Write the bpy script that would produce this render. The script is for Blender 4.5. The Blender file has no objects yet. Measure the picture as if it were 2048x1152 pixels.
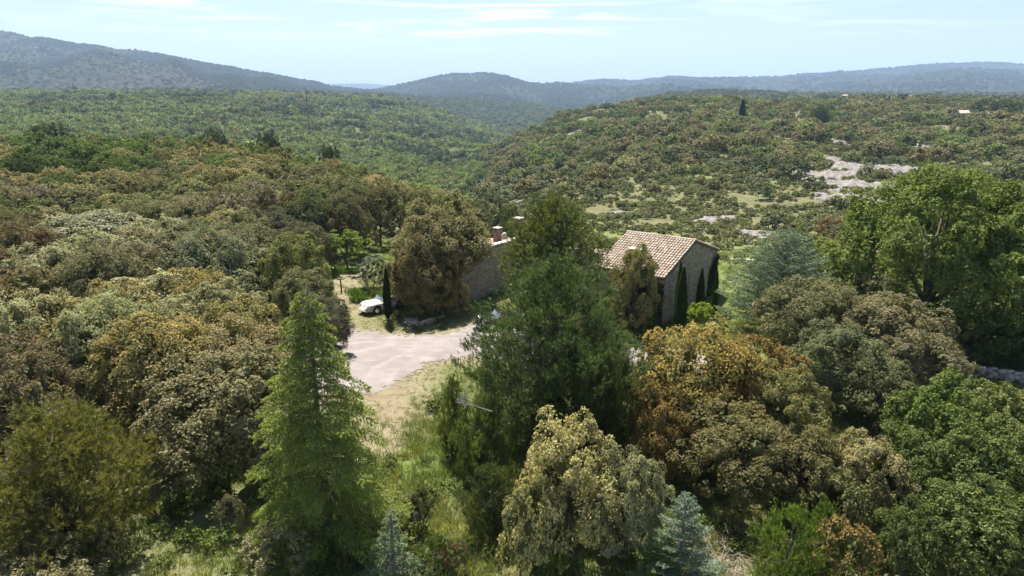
import bpy, math, random
import numpy as np
from mathutils import Vector

sc = bpy.context.scene
COL = sc.collection
R = math.radians

# ------------------------------------------------------------------ camera, sky, sun, exposure
CAM_H = 17.0
PITCH = R(16.2)
F = 1366.0                      # focal length in pixels of a 2048 px wide frame
cam_d = bpy.data.cameras.new('camera')
cam_d.sensor_width = 36.0
cam_d.lens = 36.0 * F / 2048.0
cam_d.clip_start = 0.1
cam_d.clip_end = 60000.0
cam = bpy.data.objects.new('camera', cam_d)
COL.objects.link(cam)
cam.location = (0, 0, CAM_H)
cam.rotation_euler = (R(90) - PITCH, 0, 0)
sc.camera = cam

SUN_EL = R(60)
SUN_AZ = R(-14)                 # measured from +Y (ahead of the camera) towards +X
sun_vec = Vector((math.sin(SUN_AZ) * math.cos(SUN_EL), math.cos(SUN_AZ) * math.cos(SUN_EL), math.sin(SUN_EL)))
sl = bpy.data.lights.new('sun', 'SUN')
sl.energy = 5.0
sl.angle = R(0.53)
sl.color = (1.0, 0.95, 0.87)
so = bpy.data.objects.new('sun', sl)
COL.objects.link(so)
so.rotation_euler = (-sun_vec).to_track_quat('-Z', 'Y').to_euler()
so.location = (0, 0, 300)

w = bpy.data.worlds.new('World')
sc.world = w
w.use_nodes = True
nt = w.node_tree
nt.nodes.clear()
N = nt.nodes.new
out = N('ShaderNodeOutputWorld')
bg = N('ShaderNodeBackground')
sky = N('ShaderNodeTexSky')
sky.sky_type = 'NISHITA'
sky.sun_disc = False
sky.sun_elevation = SUN_EL
sky.sun_rotation = SUN_AZ
sky.altitude = 500
sky.air_density = 1.0
sky.dust_density = 1.5
sky.ozone_density = 1.0
# thin cirrus: stretched noise looked up by the direction of view projected on a high flat layer
tc = N('ShaderNodeTexCoord')
sep = N('ShaderNodeSeparateXYZ')
nt.links.new(tc.outputs['Generated'], sep.inputs[0])
zc = N('ShaderNodeMath'); zc.operation = 'MAXIMUM'; zc.inputs[1].default_value = 0.03
nt.links.new(sep.outputs['Z'], zc.inputs[0])
dx = N('ShaderNodeMath'); dx.operation = 'DIVIDE'
dy = N('ShaderNodeMath'); dy.operation = 'DIVIDE'
nt.links.new(sep.outputs['X'], dx.inputs[0]); nt.links.new(zc.outputs[0], dx.inputs[1])
nt.links.new(sep.outputs['Y'], dy.inputs[0]); nt.links.new(zc.outputs[0], dy.inputs[1])
cb = N('ShaderNodeCombineXYZ')
nt.links.new(dx.outputs[0], cb.inputs[0]); nt.links.new(dy.outputs[0], cb.inputs[1])
mp = N('ShaderNodeMapping')
mp.inputs['Scale'].default_value = (0.45, 0.62, 1)
mp.inputs['Rotation'].default_value = (0, 0, R(-24))
mp.inputs['Location'].default_value = (0.35, 0.9, 0)
nt.links.new(cb.outputs[0], mp.inputs[0])
n1 = N('ShaderNodeTexNoise'); n1.inputs['Scale'].default_value = 0.9; n1.inputs['Detail'].default_value = 8
n1.inputs['Roughness'].default_value = 0.55; n1.inputs['Distortion'].default_value = 0.9
nt.links.new(mp.outputs[0], n1.inputs['Vector'])
cr = N('ShaderNodeMapRange'); cr.inputs[1].default_value = 0.50; cr.inputs[2].default_value = 0.72
nt.links.new(n1.outputs['Fac'], cr.inputs[0])
mx = N('ShaderNodeMixRGB')
mx.inputs[2].default_value = (14.0, 14.0, 13.4, 1)
fm = N('ShaderNodeMath'); fm.operation = 'MULTIPLY'; fm.inputs[1].default_value = 0.85
nt.links.new(cr.outputs[0], fm.inputs[0])
dv = N('ShaderNodeMath'); dv.operation = 'DIVIDE'; nt.links.new(sep.outputs['X'], dv.inputs[0]); nt.links.new(sep.outputs['Y'], dv.inputs[1])
ad = N('ShaderNodeMath'); ad.operation = 'ADD'; ad.inputs[1].default_value = 0.17; nt.links.new(dv.outputs[0], ad.inputs[0])
ab = N('ShaderNodeMath'); ab.operation = 'ABSOLUTE'; nt.links.new(ad.outputs[0], ab.inputs[0])
bank = N('ShaderNodeMapRange'); bank.interpolation_type = 'SMOOTHSTEP'; bank.inputs[1].default_value = 0.15; bank.inputs[2].default_value = 0.45; bank.inputs[3].default_value = 1.5; bank.inputs[4].default_value = 0.35
nt.links.new(ab.outputs[0], bank.inputs[0])
bm_ = N('ShaderNodeMath'); bm_.operation = 'MULTIPLY'; bm_.use_clamp = True; nt.links.new(fm.outputs[0], bm_.inputs[0]); nt.links.new(bank.outputs[0], bm_.inputs[1])
low = N('ShaderNodeMapRange'); low.interpolation_type = 'SMOOTHSTEP'; low.inputs[1].default_value = 0.045; low.inputs[2].default_value = 0.10
nt.links.new(sep.outputs['Z'], low.inputs[0])
lm = N('ShaderNodeMath'); lm.operation = 'MULTIPLY'; nt.links.new(bm_.outputs[0], lm.inputs[0]); nt.links.new(low.outputs[0], lm.inputs[1])
nt.links.new(lm.outputs[0], mx.inputs[0])
nt.links.new(sky.outputs[0], mx.inputs[1])
nt.links.new(mx.outputs[0], bg.inputs[0])
bg.inputs[1].default_value = 0.058
nt.links.new(bg.outputs[0], out.inputs[0])

sc.view_settings.view_transform = 'Standard'
sc.view_settings.look = 'None'
sc.view_settings.exposure = 1.34
sc.view_settings.gamma = 1.0
sc.view_settings.use_curve_mapping = False
try:
    sc.cycles.max_bounces = 6
    sc.cycles.diffuse_bounces = 3
    sc.cycles.transmission_bounces = 4
    sc.cycles.volume_bounces = 1
    sc.cycles.use_denoising = True
except Exception:
    pass

rng = np.random.default_rng(11)
random.seed(5)
CP, SP = math.cos(PITCH), math.sin(PITCH)

def tag(o, label=None, cat=None, group=None, kind=None):
    if label: o['label'] = label
    if cat: o['category'] = cat
    if group: o['group'] = group
    if kind: o['kind'] = kind
    return o

def ray(px, py):
    """direction of a photograph pixel per metre of forward distance: (X/Y, Z/Y)"""
    xn = (px - 1024) / F; yn = (576 - py) / F
    fy = CP + yn * SP
    return xn / fy, (-SP + yn * CP) / fy

def P(px, py, z=0.0):
    a, b = ray(px, py)
    Y = (z - CAM_H) / b
    return a * Y, Y

def at_depth(px, py, Y):
    a, b = ray(px, py)
    return a * Y, Y, CAM_H + b * Y

def m_per_px(Y, z=0.0):
    return (Y * CP + (CAM_H - z) * SP) / F

def project(X, Y, Z):
    d = Y * CP - (Z - CAM_H) * SP
    u = Y * SP + (Z - CAM_H) * CP
    return 1024 + F * X / d, 576 - F * u / d

# ------------------------------------------------------------------ noise
_lat = np.random.default_rng(3).random((256, 256))
def vnoise(x, y):
    x = np.asarray(x, float); y = np.asarray(y, float)
    xi = np.floor(x).astype(int); yi = np.floor(y).astype(int)
    fx = x - xi; fy = y - yi
    fx = fx * fx * (3 - 2 * fx); fy = fy * fy * (3 - 2 * fy)
    a = _lat[xi & 255, yi & 255]; b = _lat[(xi + 1) & 255, yi & 255]
    c = _lat[xi & 255, (yi + 1) & 255]; d = _lat[(xi + 1) & 255, (yi + 1) & 255]
    return (a * (1 - fx) + b * fx) * (1 - fy) + (c * (1 - fx) + d * fx) * fy - 0.5
def fbm(x, y, o=4):
    s = 0; a = 1.0
    for i in range(o):
        s = s + a * vnoise(x * 2 ** i + 17.3 * i, y * 2 ** i + 9.1 * i); a *= 0.5
    return s
def ridged(x, y, o=4):
    s = 0; a = 1.0
    for i in range(o):
        s = s + a * (1 - 4 * np.abs(vnoise(x * 2 ** i + 7.7 * i, y * 2 ** i + 3.1 * i))); a *= 0.5
    return s

# ------------------------------------------------------------------ terrain height field
def S(u): return (u - 1024) / 1420.0
PROFILE = [
 (S(-900), [(60,0),(190,0),(260,-9),(400,-12),(600,-10),(900,2),(1300,8),(3000,8)]),
 (S(0),   [(60,0),(190,0),(260,-10),(400,-12),(600,-10),(900,2),(1200,8),(3000,8)]),
 (S(300), [(60,0),(185,0),(260,-12),(400,-16),(600,-13),(900,1),(1250,7),(3000,6)]),
 (S(500), [(60,0),(165,0),(250,-17),(400,-24),(600,-19),(800,-8),(1000,0),(1300,6),(3000,2)]),
 (S(650), [(60,0),(125,0),(200,-14),(350,-28),(500,-31),(700,-26),(1000,-13),(1400,3),(3000,-5)]),
 (S(800), [(60,0),(98,-1),(180,-14),(350,-26),(500,-38),(700,-38),(1000,-30),(1300,-13),(1550,-4),(1900,-20),(3000,-40)]),
 (S(900), [(60,0),(85,-1),(180,-15),(350,-34),(500,-45),(700,-47),(1000,-43),(1300,-31),(1600,-45),(3000,-60)]),
 (S(960), [(60,0),(90,-2),(200,-17),(300,-25),(400,-33),(600,-45),(900,-48),(1200,-50),(1600,-70),(3000,-70)]),
 (S(1030),[(60,0),(80,-1),(130,-6),(200,-11),(300,-17),(450,-23),(600,-25),(800,-60),(1200,-75),(3000,-75)]),
 (S(1100),[(60,0),(80,-1.5),(130,-7),(200,-10),(300,-12),(450,-15),(650,-13),(750,-22),(900,-50),(1200,-70),(3000,-70)]),
 (S(1200),[(60,0),(80,-1.5),(130,-7),(200,-9),(300,-9),(450,-8),(650,-1),(800,-5),(1000,-25),(1500,-45),(3000,-60)]),
 (S(1350),[(60,0),(80,-1.5),(130,-7),(200,-8),(300,-7),(450,-3),(600,2.5),(750,3),(900,0),(1200,-10),(1600,2),(3000,-10)]),
 (S(1500),[(60,0),(80,-1.5),(130,-6.5),(200,-7.5),(270,-6.5),(400,-3.5),(480,0),(600,1),(900,-4),(1500,-4),(3000,0)]),
 (S(1750),[(60,0),(80,-1.5),(130,-6),(200,-6.5),(300,-4),(450,0),(550,1.5),(700,0),(900,-4),(1500,-2),(3000,0)]),
 (S(2048),[(60,0),(80,-1.5),(130,-5),(200,-5.5),(300,-3.5),(450,1),(550,2),(700,0),(900,-4),(1500,-2),(3000,0)]),
 (S(3000),[(60,0),(80,-1),(130,-4),(200,-5),(300,-3),(450,1),(550,2),(700,0),(900,-4),(1500,-2),(3000,0)]),
]
_sg = np.linspace(-1.4, 1.4, 281)
_lg = np.linspace(math.log(40), math.log(20000), 420)
def _build_table():
    cols = []
    for s, pr in PROFILE:
        Y = np.array([p[0] for p in pr] + [8000, 20000], float); Z = np.array([p[1] for p in pr] + [0, 0], float)
        cols.append(np.interp(_lg, np.log(Y), Z))
    cols = np.array(cols); ss = np.array([p[0] for p in PROFILE])
    T = np.array([np.interp(_sg, ss, cols[:, j]) for j in range(len(_lg))]).T
    k = np.exp(-0.5 * (np.arange(-12, 13) / 3.0) ** 2); k /= k.sum()
    Tp = np.pad(T, ((12, 12), (12, 12)), mode='edge')
    Tp = np.apply_along_axis(lambda v: np.convolve(v, k, 'valid'), 0, Tp)
    Tp = np.apply_along_axis(lambda v: np.convolve(v, k, 'valid'), 1, Tp)
    return Tp
_T = _build_table()
def terrain(X, Y):
    X = np.asarray(X, float); Y = np.asarray(Y, float)
    Ym = np.maximum(Y, 45.0)
    s = np.clip(X / Ym, -1.39, 1.39); l = np.clip(np.log(Ym), _lg[0], _lg[-1] - 1e-6)
    a = (s - _sg[0]) / (_sg[1] - _sg[0]); b = (l - _lg[0]) / (_lg[1] - _lg[0])
    i = np.clip(a.astype(int), 0, len(_sg) - 2); j = np.clip(b.astype(int), 0, len(_lg) - 2)
    fa = a - i; fb = b - j
    z = (_T[i, j] * (1 - fa) + _T[i + 1, j] * fa) * (1 - fb) + (_T[i, j + 1] * (1 - fa) + _T[i + 1, j + 1] * fa) * fb
    g = np.clip((Y - 75) / 120, 0, 1)
    z = z + g * fbm(X / 45, Y / 45, 3) * np.clip(Y / 120, 1, 6) * 1.6 * np.clip((6000 - Y) / 5000, 0, 1)
    z = z + np.clip((Y - 55) / 40, 0, 1) * fbm(X / 9, Y / 9, 2) * 0.35 + fbm(X / 5, Y / 5, 2) * 0.05
    return z
def T1(x, y): return float(terrain(np.array([x]), np.array([y]))[0])
def hit(px, py):
    """where the line of sight of a pixel meets the terrain"""
    a, b = ray(px, py)
    Y = np.exp(np.linspace(math.log(15), math.log(6000), 4000))
    d = CAM_H + b * Y - terrain(a * Y, Y)
    k = int(np.argmax(d < 0)) if (d < 0).any() else len(Y) - 1
    return a * Y[k], Y[k]

# ------------------------------------------------------------------ mesh helpers
def np_mesh(name, V, Fc, mat=None, attrs=None, smooth=False):
    """V (n,3), Fc (m,k) with constant k; attrs: dict name -> per-face float array"""
    V = np.asarray(V, np.float32); Fc = np.asarray(Fc, np.int32)
    me = bpy.data.meshes.new(name)
    m, k = Fc.shape
    me.vertices.add(len(V)); me.loops.add(m * k); me.polygons.add(m)
    me.vertices.foreach_set('co', V.ravel())
    me.loops.foreach_set('vertex_index', Fc.ravel())
    me.polygons.foreach_set('loop_start', np.arange(0, m * k, k, dtype=np.int32))
    me.update(calc_edges=True)
    if smooth: me.polygons.foreach_set('use_smooth', np.ones(m, bool))
    if attrs:
        for a, v in attrs.items():
            v = np.asarray(v, np.float32)
            at = me.attributes.new(a, 'FLOAT', 'FACE' if len(v) == m else 'POINT')
            at.data.foreach_set('value', v)
    if mat: me.materials.append(mat)
    return me

def link(name, me, parent=None, loc=None):
    o = bpy.data.objects.new(name, me)
    COL.objects.link(o)
    if parent: o.parent = parent
    if loc is not None: o.location = loc
    return o

def empty(name, loc, rz=0, scale=(1, 1, 1)):
    o = bpy.data.objects.new(name, None)
    COL.objects.link(o)
    o.location = loc; o.rotation_euler = (0, 0, rz); o.scale = scale
    o.empty_display_size = 0.5
    return o

class MB:
    """collects faces of mixed size, then builds one mesh"""
    def __init__(s): s.v = []; s.f = []; s.a = []
    def add(s, vs, fs, a=0.5):
        b = len(s.v); s.v += [tuple(p) for p in vs]
        for f in fs: s.f.append([i + b for i in f]); s.a.append(a)
    def box(s, c, h, ax=None, a=0.5):
        """centre, half sizes, optional 3 axes"""
        if ax is None: ax = (Vector((1, 0, 0)), Vector((0, 1, 0)), Vector((0, 0, 1)))
        c = Vector(c); vs = []
        for k in (-1, 1):
            for j in (-1, 1):
                for i in (-1, 1):
                    vs.append(c + ax[0] * h[0] * i + ax[1] * h[1] * j + ax[2] * h[2] * k)
        s.add(vs, [(0, 2, 3, 1), (4, 5, 7, 6), (0, 1, 5, 4), (2, 6, 7, 3), (0, 4, 6, 2), (1, 3, 7, 5)], a)
    def tube(s, pts, rad, n=6, a=0.5, caps=True):
        pts = [Vector(p) for p in pts]; vs = []; fs = []
        for i, p in enumerate(pts):
            d = (pts[min(i + 1, len(pts) - 1)] - pts[max(i - 1, 0)]).normalized()
            x = d.orthogonal().normalized() if abs(d.z) > 0.9 else d.cross(Vector((0, 0, 1))).normalized()
            if abs(d.z) > 0.9:
                x = Vector((1, 0, 0)); x = (x - d * x.dot(d)).normalized()
            y = d.cross(x)
            for k in range(n):
                t = 2 * math.pi * k / n
                vs.append(p + (x * math.cos(t) + y * math.sin(t)) * rad[i])
        for i in range(len(pts) - 1):
            for k in range(n):
                fs.append((i * n + k, i * n + (k + 1) % n, (i + 1) * n + (k + 1) % n, (i + 1) * n + k))
        if caps:
            fs.append(tuple(range(n))[::-1]); fs.append(tuple((len(pts) - 1) * n + k for k in range(n)))
        s.add(vs, fs, a)
    def mesh(s, name, mat, smooth=False):
        me = bpy.data.meshes.new(name)
        me.from_pydata(s.v, [], s.f); me.update()
        at = me.attributes.new('v', 'FLOAT', 'FACE'); at.data.foreach_set('value', np.array(s.a, np.float32))
        if smooth: me.polygons.foreach_set('use_smooth', np.ones(len(s.f), bool))
        if mat: me.materials.append(mat)
        return me
    def build(s, name, mat, parent=None, smooth=False, loc=None):
        return link(name, s.mesh(name, mat, smooth), parent, loc)

# ------------------------------------------------------------------ materials
def new_mat(name):
    m = bpy.data.materials.new(name); m.use_nodes = True
    t = m.node_tree; t.nodes.clear()
    o = t.nodes.new('ShaderNodeOutputMaterial')
    return m, t, o

def leaf_mat(name, dark, gloss=0.25, rough=0.5, transl=0.3, source='OBJECT', fixed=None, second=None, k2=(0.35, 0.65), transcol=(1.3, 1.25, 0.5), drift=None):
    """leaf colour = mix(dark leaf colour, the tree's own colour, per-leaf attribute)"""
    m, t, o = new_mat(name); n = t.nodes.new; L = t.links.new
    at = n('ShaderNodeAttribute'); at.attribute_name = 'v'
    if source == 'OBJECT':
        oi = n('ShaderNodeObjectInfo'); csrc = oi.outputs['Color']
    elif source == 'INST':
        ai = n('ShaderNodeAttribute'); ai.attribute_type = 'INSTANCER'; ai.attribute_name = 'tint'; csrc = ai.outputs['Color']
    else:
        rg = n('ShaderNodeRGB'); rg.outputs[0].default_value = (*fixed, 1); csrc = rg.outputs[0]
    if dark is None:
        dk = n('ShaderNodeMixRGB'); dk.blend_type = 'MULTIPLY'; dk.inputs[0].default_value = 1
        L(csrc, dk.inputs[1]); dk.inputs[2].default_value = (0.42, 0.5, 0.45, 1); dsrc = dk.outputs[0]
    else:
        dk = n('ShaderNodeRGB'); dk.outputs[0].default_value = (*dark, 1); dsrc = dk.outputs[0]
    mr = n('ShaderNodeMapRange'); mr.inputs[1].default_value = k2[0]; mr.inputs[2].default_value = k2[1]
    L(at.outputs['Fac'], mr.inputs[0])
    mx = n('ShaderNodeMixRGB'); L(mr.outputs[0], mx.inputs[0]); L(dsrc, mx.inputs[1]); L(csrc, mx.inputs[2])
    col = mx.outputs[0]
    if drift:
        geo = n('ShaderNodeNewGeometry'); dn = n('ShaderNodeTexNoise'); dn.inputs['Scale'].default_value = drift[0]; dn.inputs['Detail'].default_value = 4
        L(geo.outputs['Position'], dn.inputs['Vector']); dr_ = n('ShaderNodeMapRange'); dr_.inputs[1].default_value = .38; dr_.inputs[2].default_value = .64; dr_.inputs[4].default_value = drift[1]
        L(dn.outputs['Fac'], dr_.inputs[0]); dm = n('ShaderNodeMixRGB'); L(dr_.outputs[0], dm.inputs[0]); L(col, dm.inputs[1]); dm.inputs[2].default_value = (*drift[2], 1); col = dm.outputs[0]
    if second:
        m2 = n('ShaderNodeMixRGB'); mr2 = n('ShaderNodeMapRange'); mr2.inputs[1].default_value = 0.86; mr2.inputs[2].default_value = 0.95
        L(at.outputs['Fac'], mr2.inputs[0]); L(mr2.outputs[0], m2.inputs[0]); L(col, m2.inputs[1]); m2.inputs[2].default_value = (*second, 1)
        col = m2.outputs[0]
    bs = n('ShaderNodeBsdfPrincipled')
    L(col, bs.inputs['Base Color']); bs.inputs['Roughness'].default_value = rough
    bs.inputs['Specular IOR Level'].default_value = gloss
    tr = n('ShaderNodeBsdfTranslucent')
    tm = n('ShaderNodeMixRGB'); tm.blend_type = 'MULTIPLY'; tm.inputs[0].default_value = 1
    L(col, tm.inputs[1]); tm.inputs[2].default_value = (*transcol, 1)
    L(tm.outputs[0], tr.inputs[0])
    ms = n('ShaderNodeMixShader'); ms.inputs[0].default_value = transl
    L(bs.outputs[0], ms.inputs[1]); L(tr.outputs[0], ms.inputs[2])
    L(ms.outputs[0], o.inputs[0])
    return m

def plain(name, col, rough=0.7, metal=0.0, spec=0.3, coat=0.0, noise=None, bump=0.0, vmix=None, trans=0.0):
    m, t, o = new_mat(name); n = t.nodes.new; L = t.links.new
    bs = n('ShaderNodeBsdfPrincipled'); bs.inputs['Roughness'].default_value = rough
    bs.inputs['Metallic'].default_value = metal; bs.inputs['Specular IOR Level'].default_value = spec
    bs.inputs['Coat Weight'].default_value = coat; bs.inputs['Base Color'].default_value = (*col, 1)
    bs.inputs['Transmission Weight'].default_value = trans
    L(bs.outputs[0], o.inputs[0])
    src = None
    if vmix:      # per-piece colour by attribute v
        at = n('ShaderNodeAttribute'); at.attribute_name = 'v'
        rp = n('ShaderNodeValToRGB'); L(at.outputs['Fac'], rp.inputs[0])
        rp.color_ramp.elements[0].color = (*vmix[0], 1); rp.color_ramp.elements[0].position = 0
        rp.color_ramp.elements[1].color = (*vmix[-1], 1); rp.color_ramp.elements[1].position = 1
        for i, c in enumerate(vmix[1:-1]):
            e = rp.color_ramp.elements.new((i + 1) / (len(vmix) - 1)); e.color = (*c, 1)
        src = rp.outputs[0]
    if noise:     # (scale, second colour, amount)
        tc = n('ShaderNodeTexCoord'); nz = n('ShaderNodeTexNoise'); nz.inputs['Scale'].default_value = noise[0]; nz.inputs['Detail'].default_value = 8
        L(tc.outputs['Object'], nz.inputs['Vector'])
        mr = n('ShaderNodeMapRange'); mr.inputs[1].default_value = 0.4; mr.inputs[2].default_value = 0.62; mr.inputs[4].default_value = noise[2]
        L(nz.outputs['Fac'], mr.inputs[0])
        mx = n('ShaderNodeMixRGB'); L(mr.outputs[0], mx.inputs[0])
        if src: L(src, mx.inputs[1])
        else: mx.inputs[1].default_value = (*col, 1)
        mx.inputs[2].default_value = (*noise[1], 1); src = mx.outputs[0]
        if bump:
            bp = n('ShaderNodeBump'); bp.inputs['Strength'].default_value = bump; bp.inputs['Distance'].default_value = 0.03
            L(nz.outputs['Fac'], bp.inputs['Height']); L(bp.outputs[0], bs.inputs['Normal'])
    if src: L(src, bs.inputs['Base Color'])
    return m

M_BARK = plain('bark', (0.10, 0.08, 0.06), 0.9, noise=(6, (0.19, 0.17, 0.15), 0.7), bump=0.5)
M_BARKG = plain('grey_bark', (0.20, 0.18, 0.16), 0.9, noise=(5, (0.36, 0.34, 0.31), 0.6))
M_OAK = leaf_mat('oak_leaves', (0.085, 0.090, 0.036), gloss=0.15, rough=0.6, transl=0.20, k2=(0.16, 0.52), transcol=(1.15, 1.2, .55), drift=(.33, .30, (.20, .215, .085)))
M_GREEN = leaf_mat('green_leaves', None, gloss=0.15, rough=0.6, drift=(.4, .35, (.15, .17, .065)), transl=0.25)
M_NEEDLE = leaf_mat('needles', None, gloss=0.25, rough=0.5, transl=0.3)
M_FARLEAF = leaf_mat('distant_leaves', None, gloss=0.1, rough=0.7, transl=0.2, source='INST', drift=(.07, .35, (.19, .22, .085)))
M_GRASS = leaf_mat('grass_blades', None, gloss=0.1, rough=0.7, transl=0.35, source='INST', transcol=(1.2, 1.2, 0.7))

# ------------------------------------------------------------------ foliage generators (numpy)
def unit(a):
    return a / np.maximum(np.linalg.norm(a, axis=-1, keepdims=True), 1e-9)
def rand_dir(r, n, zmin=-1.0):
    z = r.uniform(zmin, 1, n); t = r.uniform(0, 2 * np.pi, n); q = np.sqrt(1 - z * z)
    return np.stack([q * np.cos(t), q * np.sin(t), z], -1)

def leaves(r, C, Nn, k, length, width, spread, quad=True, flat=False):
    """k leaves per centre, fanned about the direction Nn; diamond quads (or thin triangles)"""
    n = len(C)
    C = np.repeat(C, k, 0); Nn = np.repeat(Nn, k, 0)
    T = unit(np.cross(Nn, rand_dir(r, n * k)))
    if flat:
        sp = r.uniform(spread * .55, spread * 1.15, n * k)[:, None]
        A = unit(Nn * np.cos(sp) + T * np.sin(sp))
        B = unit(np.cross(A, Nn + 0.45 * rand_dir(r, n * k)))
    else:
        sp = spread * np.sqrt(r.random(n * k))[:, None]
        A = unit(Nn * np.cos(sp) + T * np.sin(sp))
        B = unit(np.cross(A, rand_dir(r, n * k) + Nn * 0.6))
    Lh = (length * r.uniform(0.7, 1.2, n * k))[:, None]; W = (width * r.uniform(0.8, 1.15, n * k))[:, None]
    p0 = C; tip = C + A * Lh
    i = np.arange(n * k)[:, None]
    if quad:
        mid = C + A * Lh * 0.5
        V = np.stack([p0, mid + B * W * 0.5, tip, mid - B * W * 0.5], 1).reshape(-1, 3)
        return V, i * 4 + np.array([[0, 1, 2, 3]])
    V = np.stack([p0 + B * W * 0.5, tip, p0 - B * W * 0.5], 1).reshape(-1, 3)
    return V, i * 3 + np.array([[0, 1, 2]])

def cube_ball():
    vs = {}; fs = []
    def idx(p):
        k = tuple(round(x, 3) for x in p)
        if k not in vs: vs[k] = len(vs)
        return vs[k]
    g = (-1, 0, 1)
    for ax in range(3):
        for s in (-1, 1):
            for i in (0, 1):
                for j in (0, 1):
                    q = []
                    for (u, v) in ((i, j), (i + 1, j), (i + 1, j + 1), (i, j + 1)):
                        p = [0, 0, 0]; p[ax] = s; p[(ax + 1) % 3] = g[u]; p[(ax + 2) % 3] = g[v]; q.append(idx(p))
                    fs.append(q if s > 0 else q[::-1])
    return unit(np.array(list(vs.keys()), float)), np.array(fs)

def oak_crown(name, mat, seed, Rr=3.5, H=6.2, z0=0.15, nl=34, nc=9, nr=22, k=6, ll=0.092, lw=0.052, lobe=(0.17, 0.37), zmin=-0.85, skirt=0.86, clr=0.46, fill=7, holes=0.0):
    """crown of overlapping lobes; each lobe carries clumps, each clump leafy rosettes round a dark light-blocking fill"""
    r = np.random.default_rng(seed)
    hz = (H - z0) / 2; cz = z0 + hz
    i = np.arange(nl) + 0.5
    z = zmin + (1 - zmin) * (i / nl); z = np.clip(z + r.uniform(-0.07, 0.07, nl), -0.95, 0.99)
    t = i * 2.39996 + r.uniform(-0.5, 0.5, nl)
    q = np.where(z > 0, np.sqrt(1 - z * z), 1 - (1 - skirt) * np.abs(z) ** 1.5)
    D = np.stack([q * np.cos(t), q * np.sin(t), z], -1)
    LR = r.uniform(lobe[0], lobe[1], nl) * Rr
    S3 = np.array([Rr, Rr, hz])
    ph = r.uniform(0, 6.28, 4)
    wob = 1 + 0.13 * np.sin(2 * t + ph[0] + 2 * z) + 0.10 * np.sin(3 * t + ph[1] - 3 * z) + 0.08 * np.sin(5 * t + ph[2] + 5 * z)
    out_ = r.uniform(0.74, 1.10, nl) + (r.random(nl) < .14) * .16
    Lc = D * (S3 - LR[:, None] * np.array([1, 1, 0.9])) * (wob * out_)[:, None]
    Lc[:, 2] += cz
    Du = unit(D * np.array([1, 1, .8]) + [0, 0, 0.25])
    Dc = unit(rand_dir(r, nl * nc) + np.repeat(Du, nc, 0) * 0.75)
    LRr = np.repeat(LR, nc)
    Cc = np.repeat(Lc, nc, 0) + Dc * LRr[:, None] * 0.8 * r.uniform(0.7, 1.3, (nl * nc, 1))
    Cr = LRr * clr * r.uniform(0.55, 1.25, nl * nc)
    Dr = unit(rand_dir(r, nl * nc * nr) + np.repeat(Dc, nr, 0) * 0.9 + [0, 0, .15])
    Pp = np.repeat(Cc, nr, 0) + Dr * (np.repeat(Cr, nr) * r.uniform(0.72, 1.08, nl * nc * nr))[:, None]
    Nn = unit(Dr + [0, 0, 0.35])
    base = np.repeat(r.normal(0.5, 0.13, nl * nc), nr)
    keep = Pp[:, 2] > 0.06
    Pp = Pp[keep]; Nn = Nn[keep]; base = base[keep]
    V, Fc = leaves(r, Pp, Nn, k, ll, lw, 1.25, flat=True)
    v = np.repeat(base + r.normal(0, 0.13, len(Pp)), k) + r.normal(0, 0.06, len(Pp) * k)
    # dark older leaves in clumps and dark unseen lobe cores, added to block light
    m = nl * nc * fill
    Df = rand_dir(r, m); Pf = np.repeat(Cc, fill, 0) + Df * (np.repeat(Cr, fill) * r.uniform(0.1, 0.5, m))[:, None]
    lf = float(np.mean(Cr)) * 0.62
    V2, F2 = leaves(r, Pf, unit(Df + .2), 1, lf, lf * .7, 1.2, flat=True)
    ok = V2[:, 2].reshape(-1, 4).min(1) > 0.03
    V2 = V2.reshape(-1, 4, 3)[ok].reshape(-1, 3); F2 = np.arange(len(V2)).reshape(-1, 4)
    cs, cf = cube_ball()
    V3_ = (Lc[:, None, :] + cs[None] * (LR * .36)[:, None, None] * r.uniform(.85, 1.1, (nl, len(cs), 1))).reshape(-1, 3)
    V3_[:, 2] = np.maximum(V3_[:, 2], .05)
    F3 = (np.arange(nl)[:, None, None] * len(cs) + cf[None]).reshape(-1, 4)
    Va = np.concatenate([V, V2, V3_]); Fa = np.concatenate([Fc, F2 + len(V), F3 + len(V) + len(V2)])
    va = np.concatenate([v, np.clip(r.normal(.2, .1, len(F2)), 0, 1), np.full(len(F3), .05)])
    return np_mesh(name, Va, Fa, mat, {'v': np.clip(va, 0, 1)}), Lc

def tree_trunk(name, Lc, H, rad, mat=None, seed=0, n=7, fork=0.2):
    r = random.Random(seed); mb = MB(); f = H * fork
    p = [(0, 0, -0.25), (r.uniform(-.08, .08), r.uniform(-.08, .08), f * 0.5), (r.uniform(-.2, .2), r.uniform(-.2, .2), f)]
    mb.tube(p, [rad * 1.35, rad, rad * 0.85], 8)
    for i in r.sample(range(len(Lc)), min(n, len(Lc))):
        c = Lc[i]; m = (p[2][0] * .5 + c[0] * .5 + r.uniform(-.2, .2), p[2][1] * .5 + c[1] * .5 + r.uniform(-.2, .2), f + (c[2] - f) * 0.55)
        mb.tube([p[2], m, c], [rad * 0.55, rad * 0.34, rad * 0.12], 5)
        for j in range(2):
            e = (c[0] + r.uniform(-.5, .5), c[1] + r.uniform(-.5, .5), c[2] + r.uniform(-.2, .3))
            mb.tube([m, c, e], [rad * 0.2, rad * 0.12, rad * 0.04], 4)
    return mb.mesh(name, mat or M_BARK, True)

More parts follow.
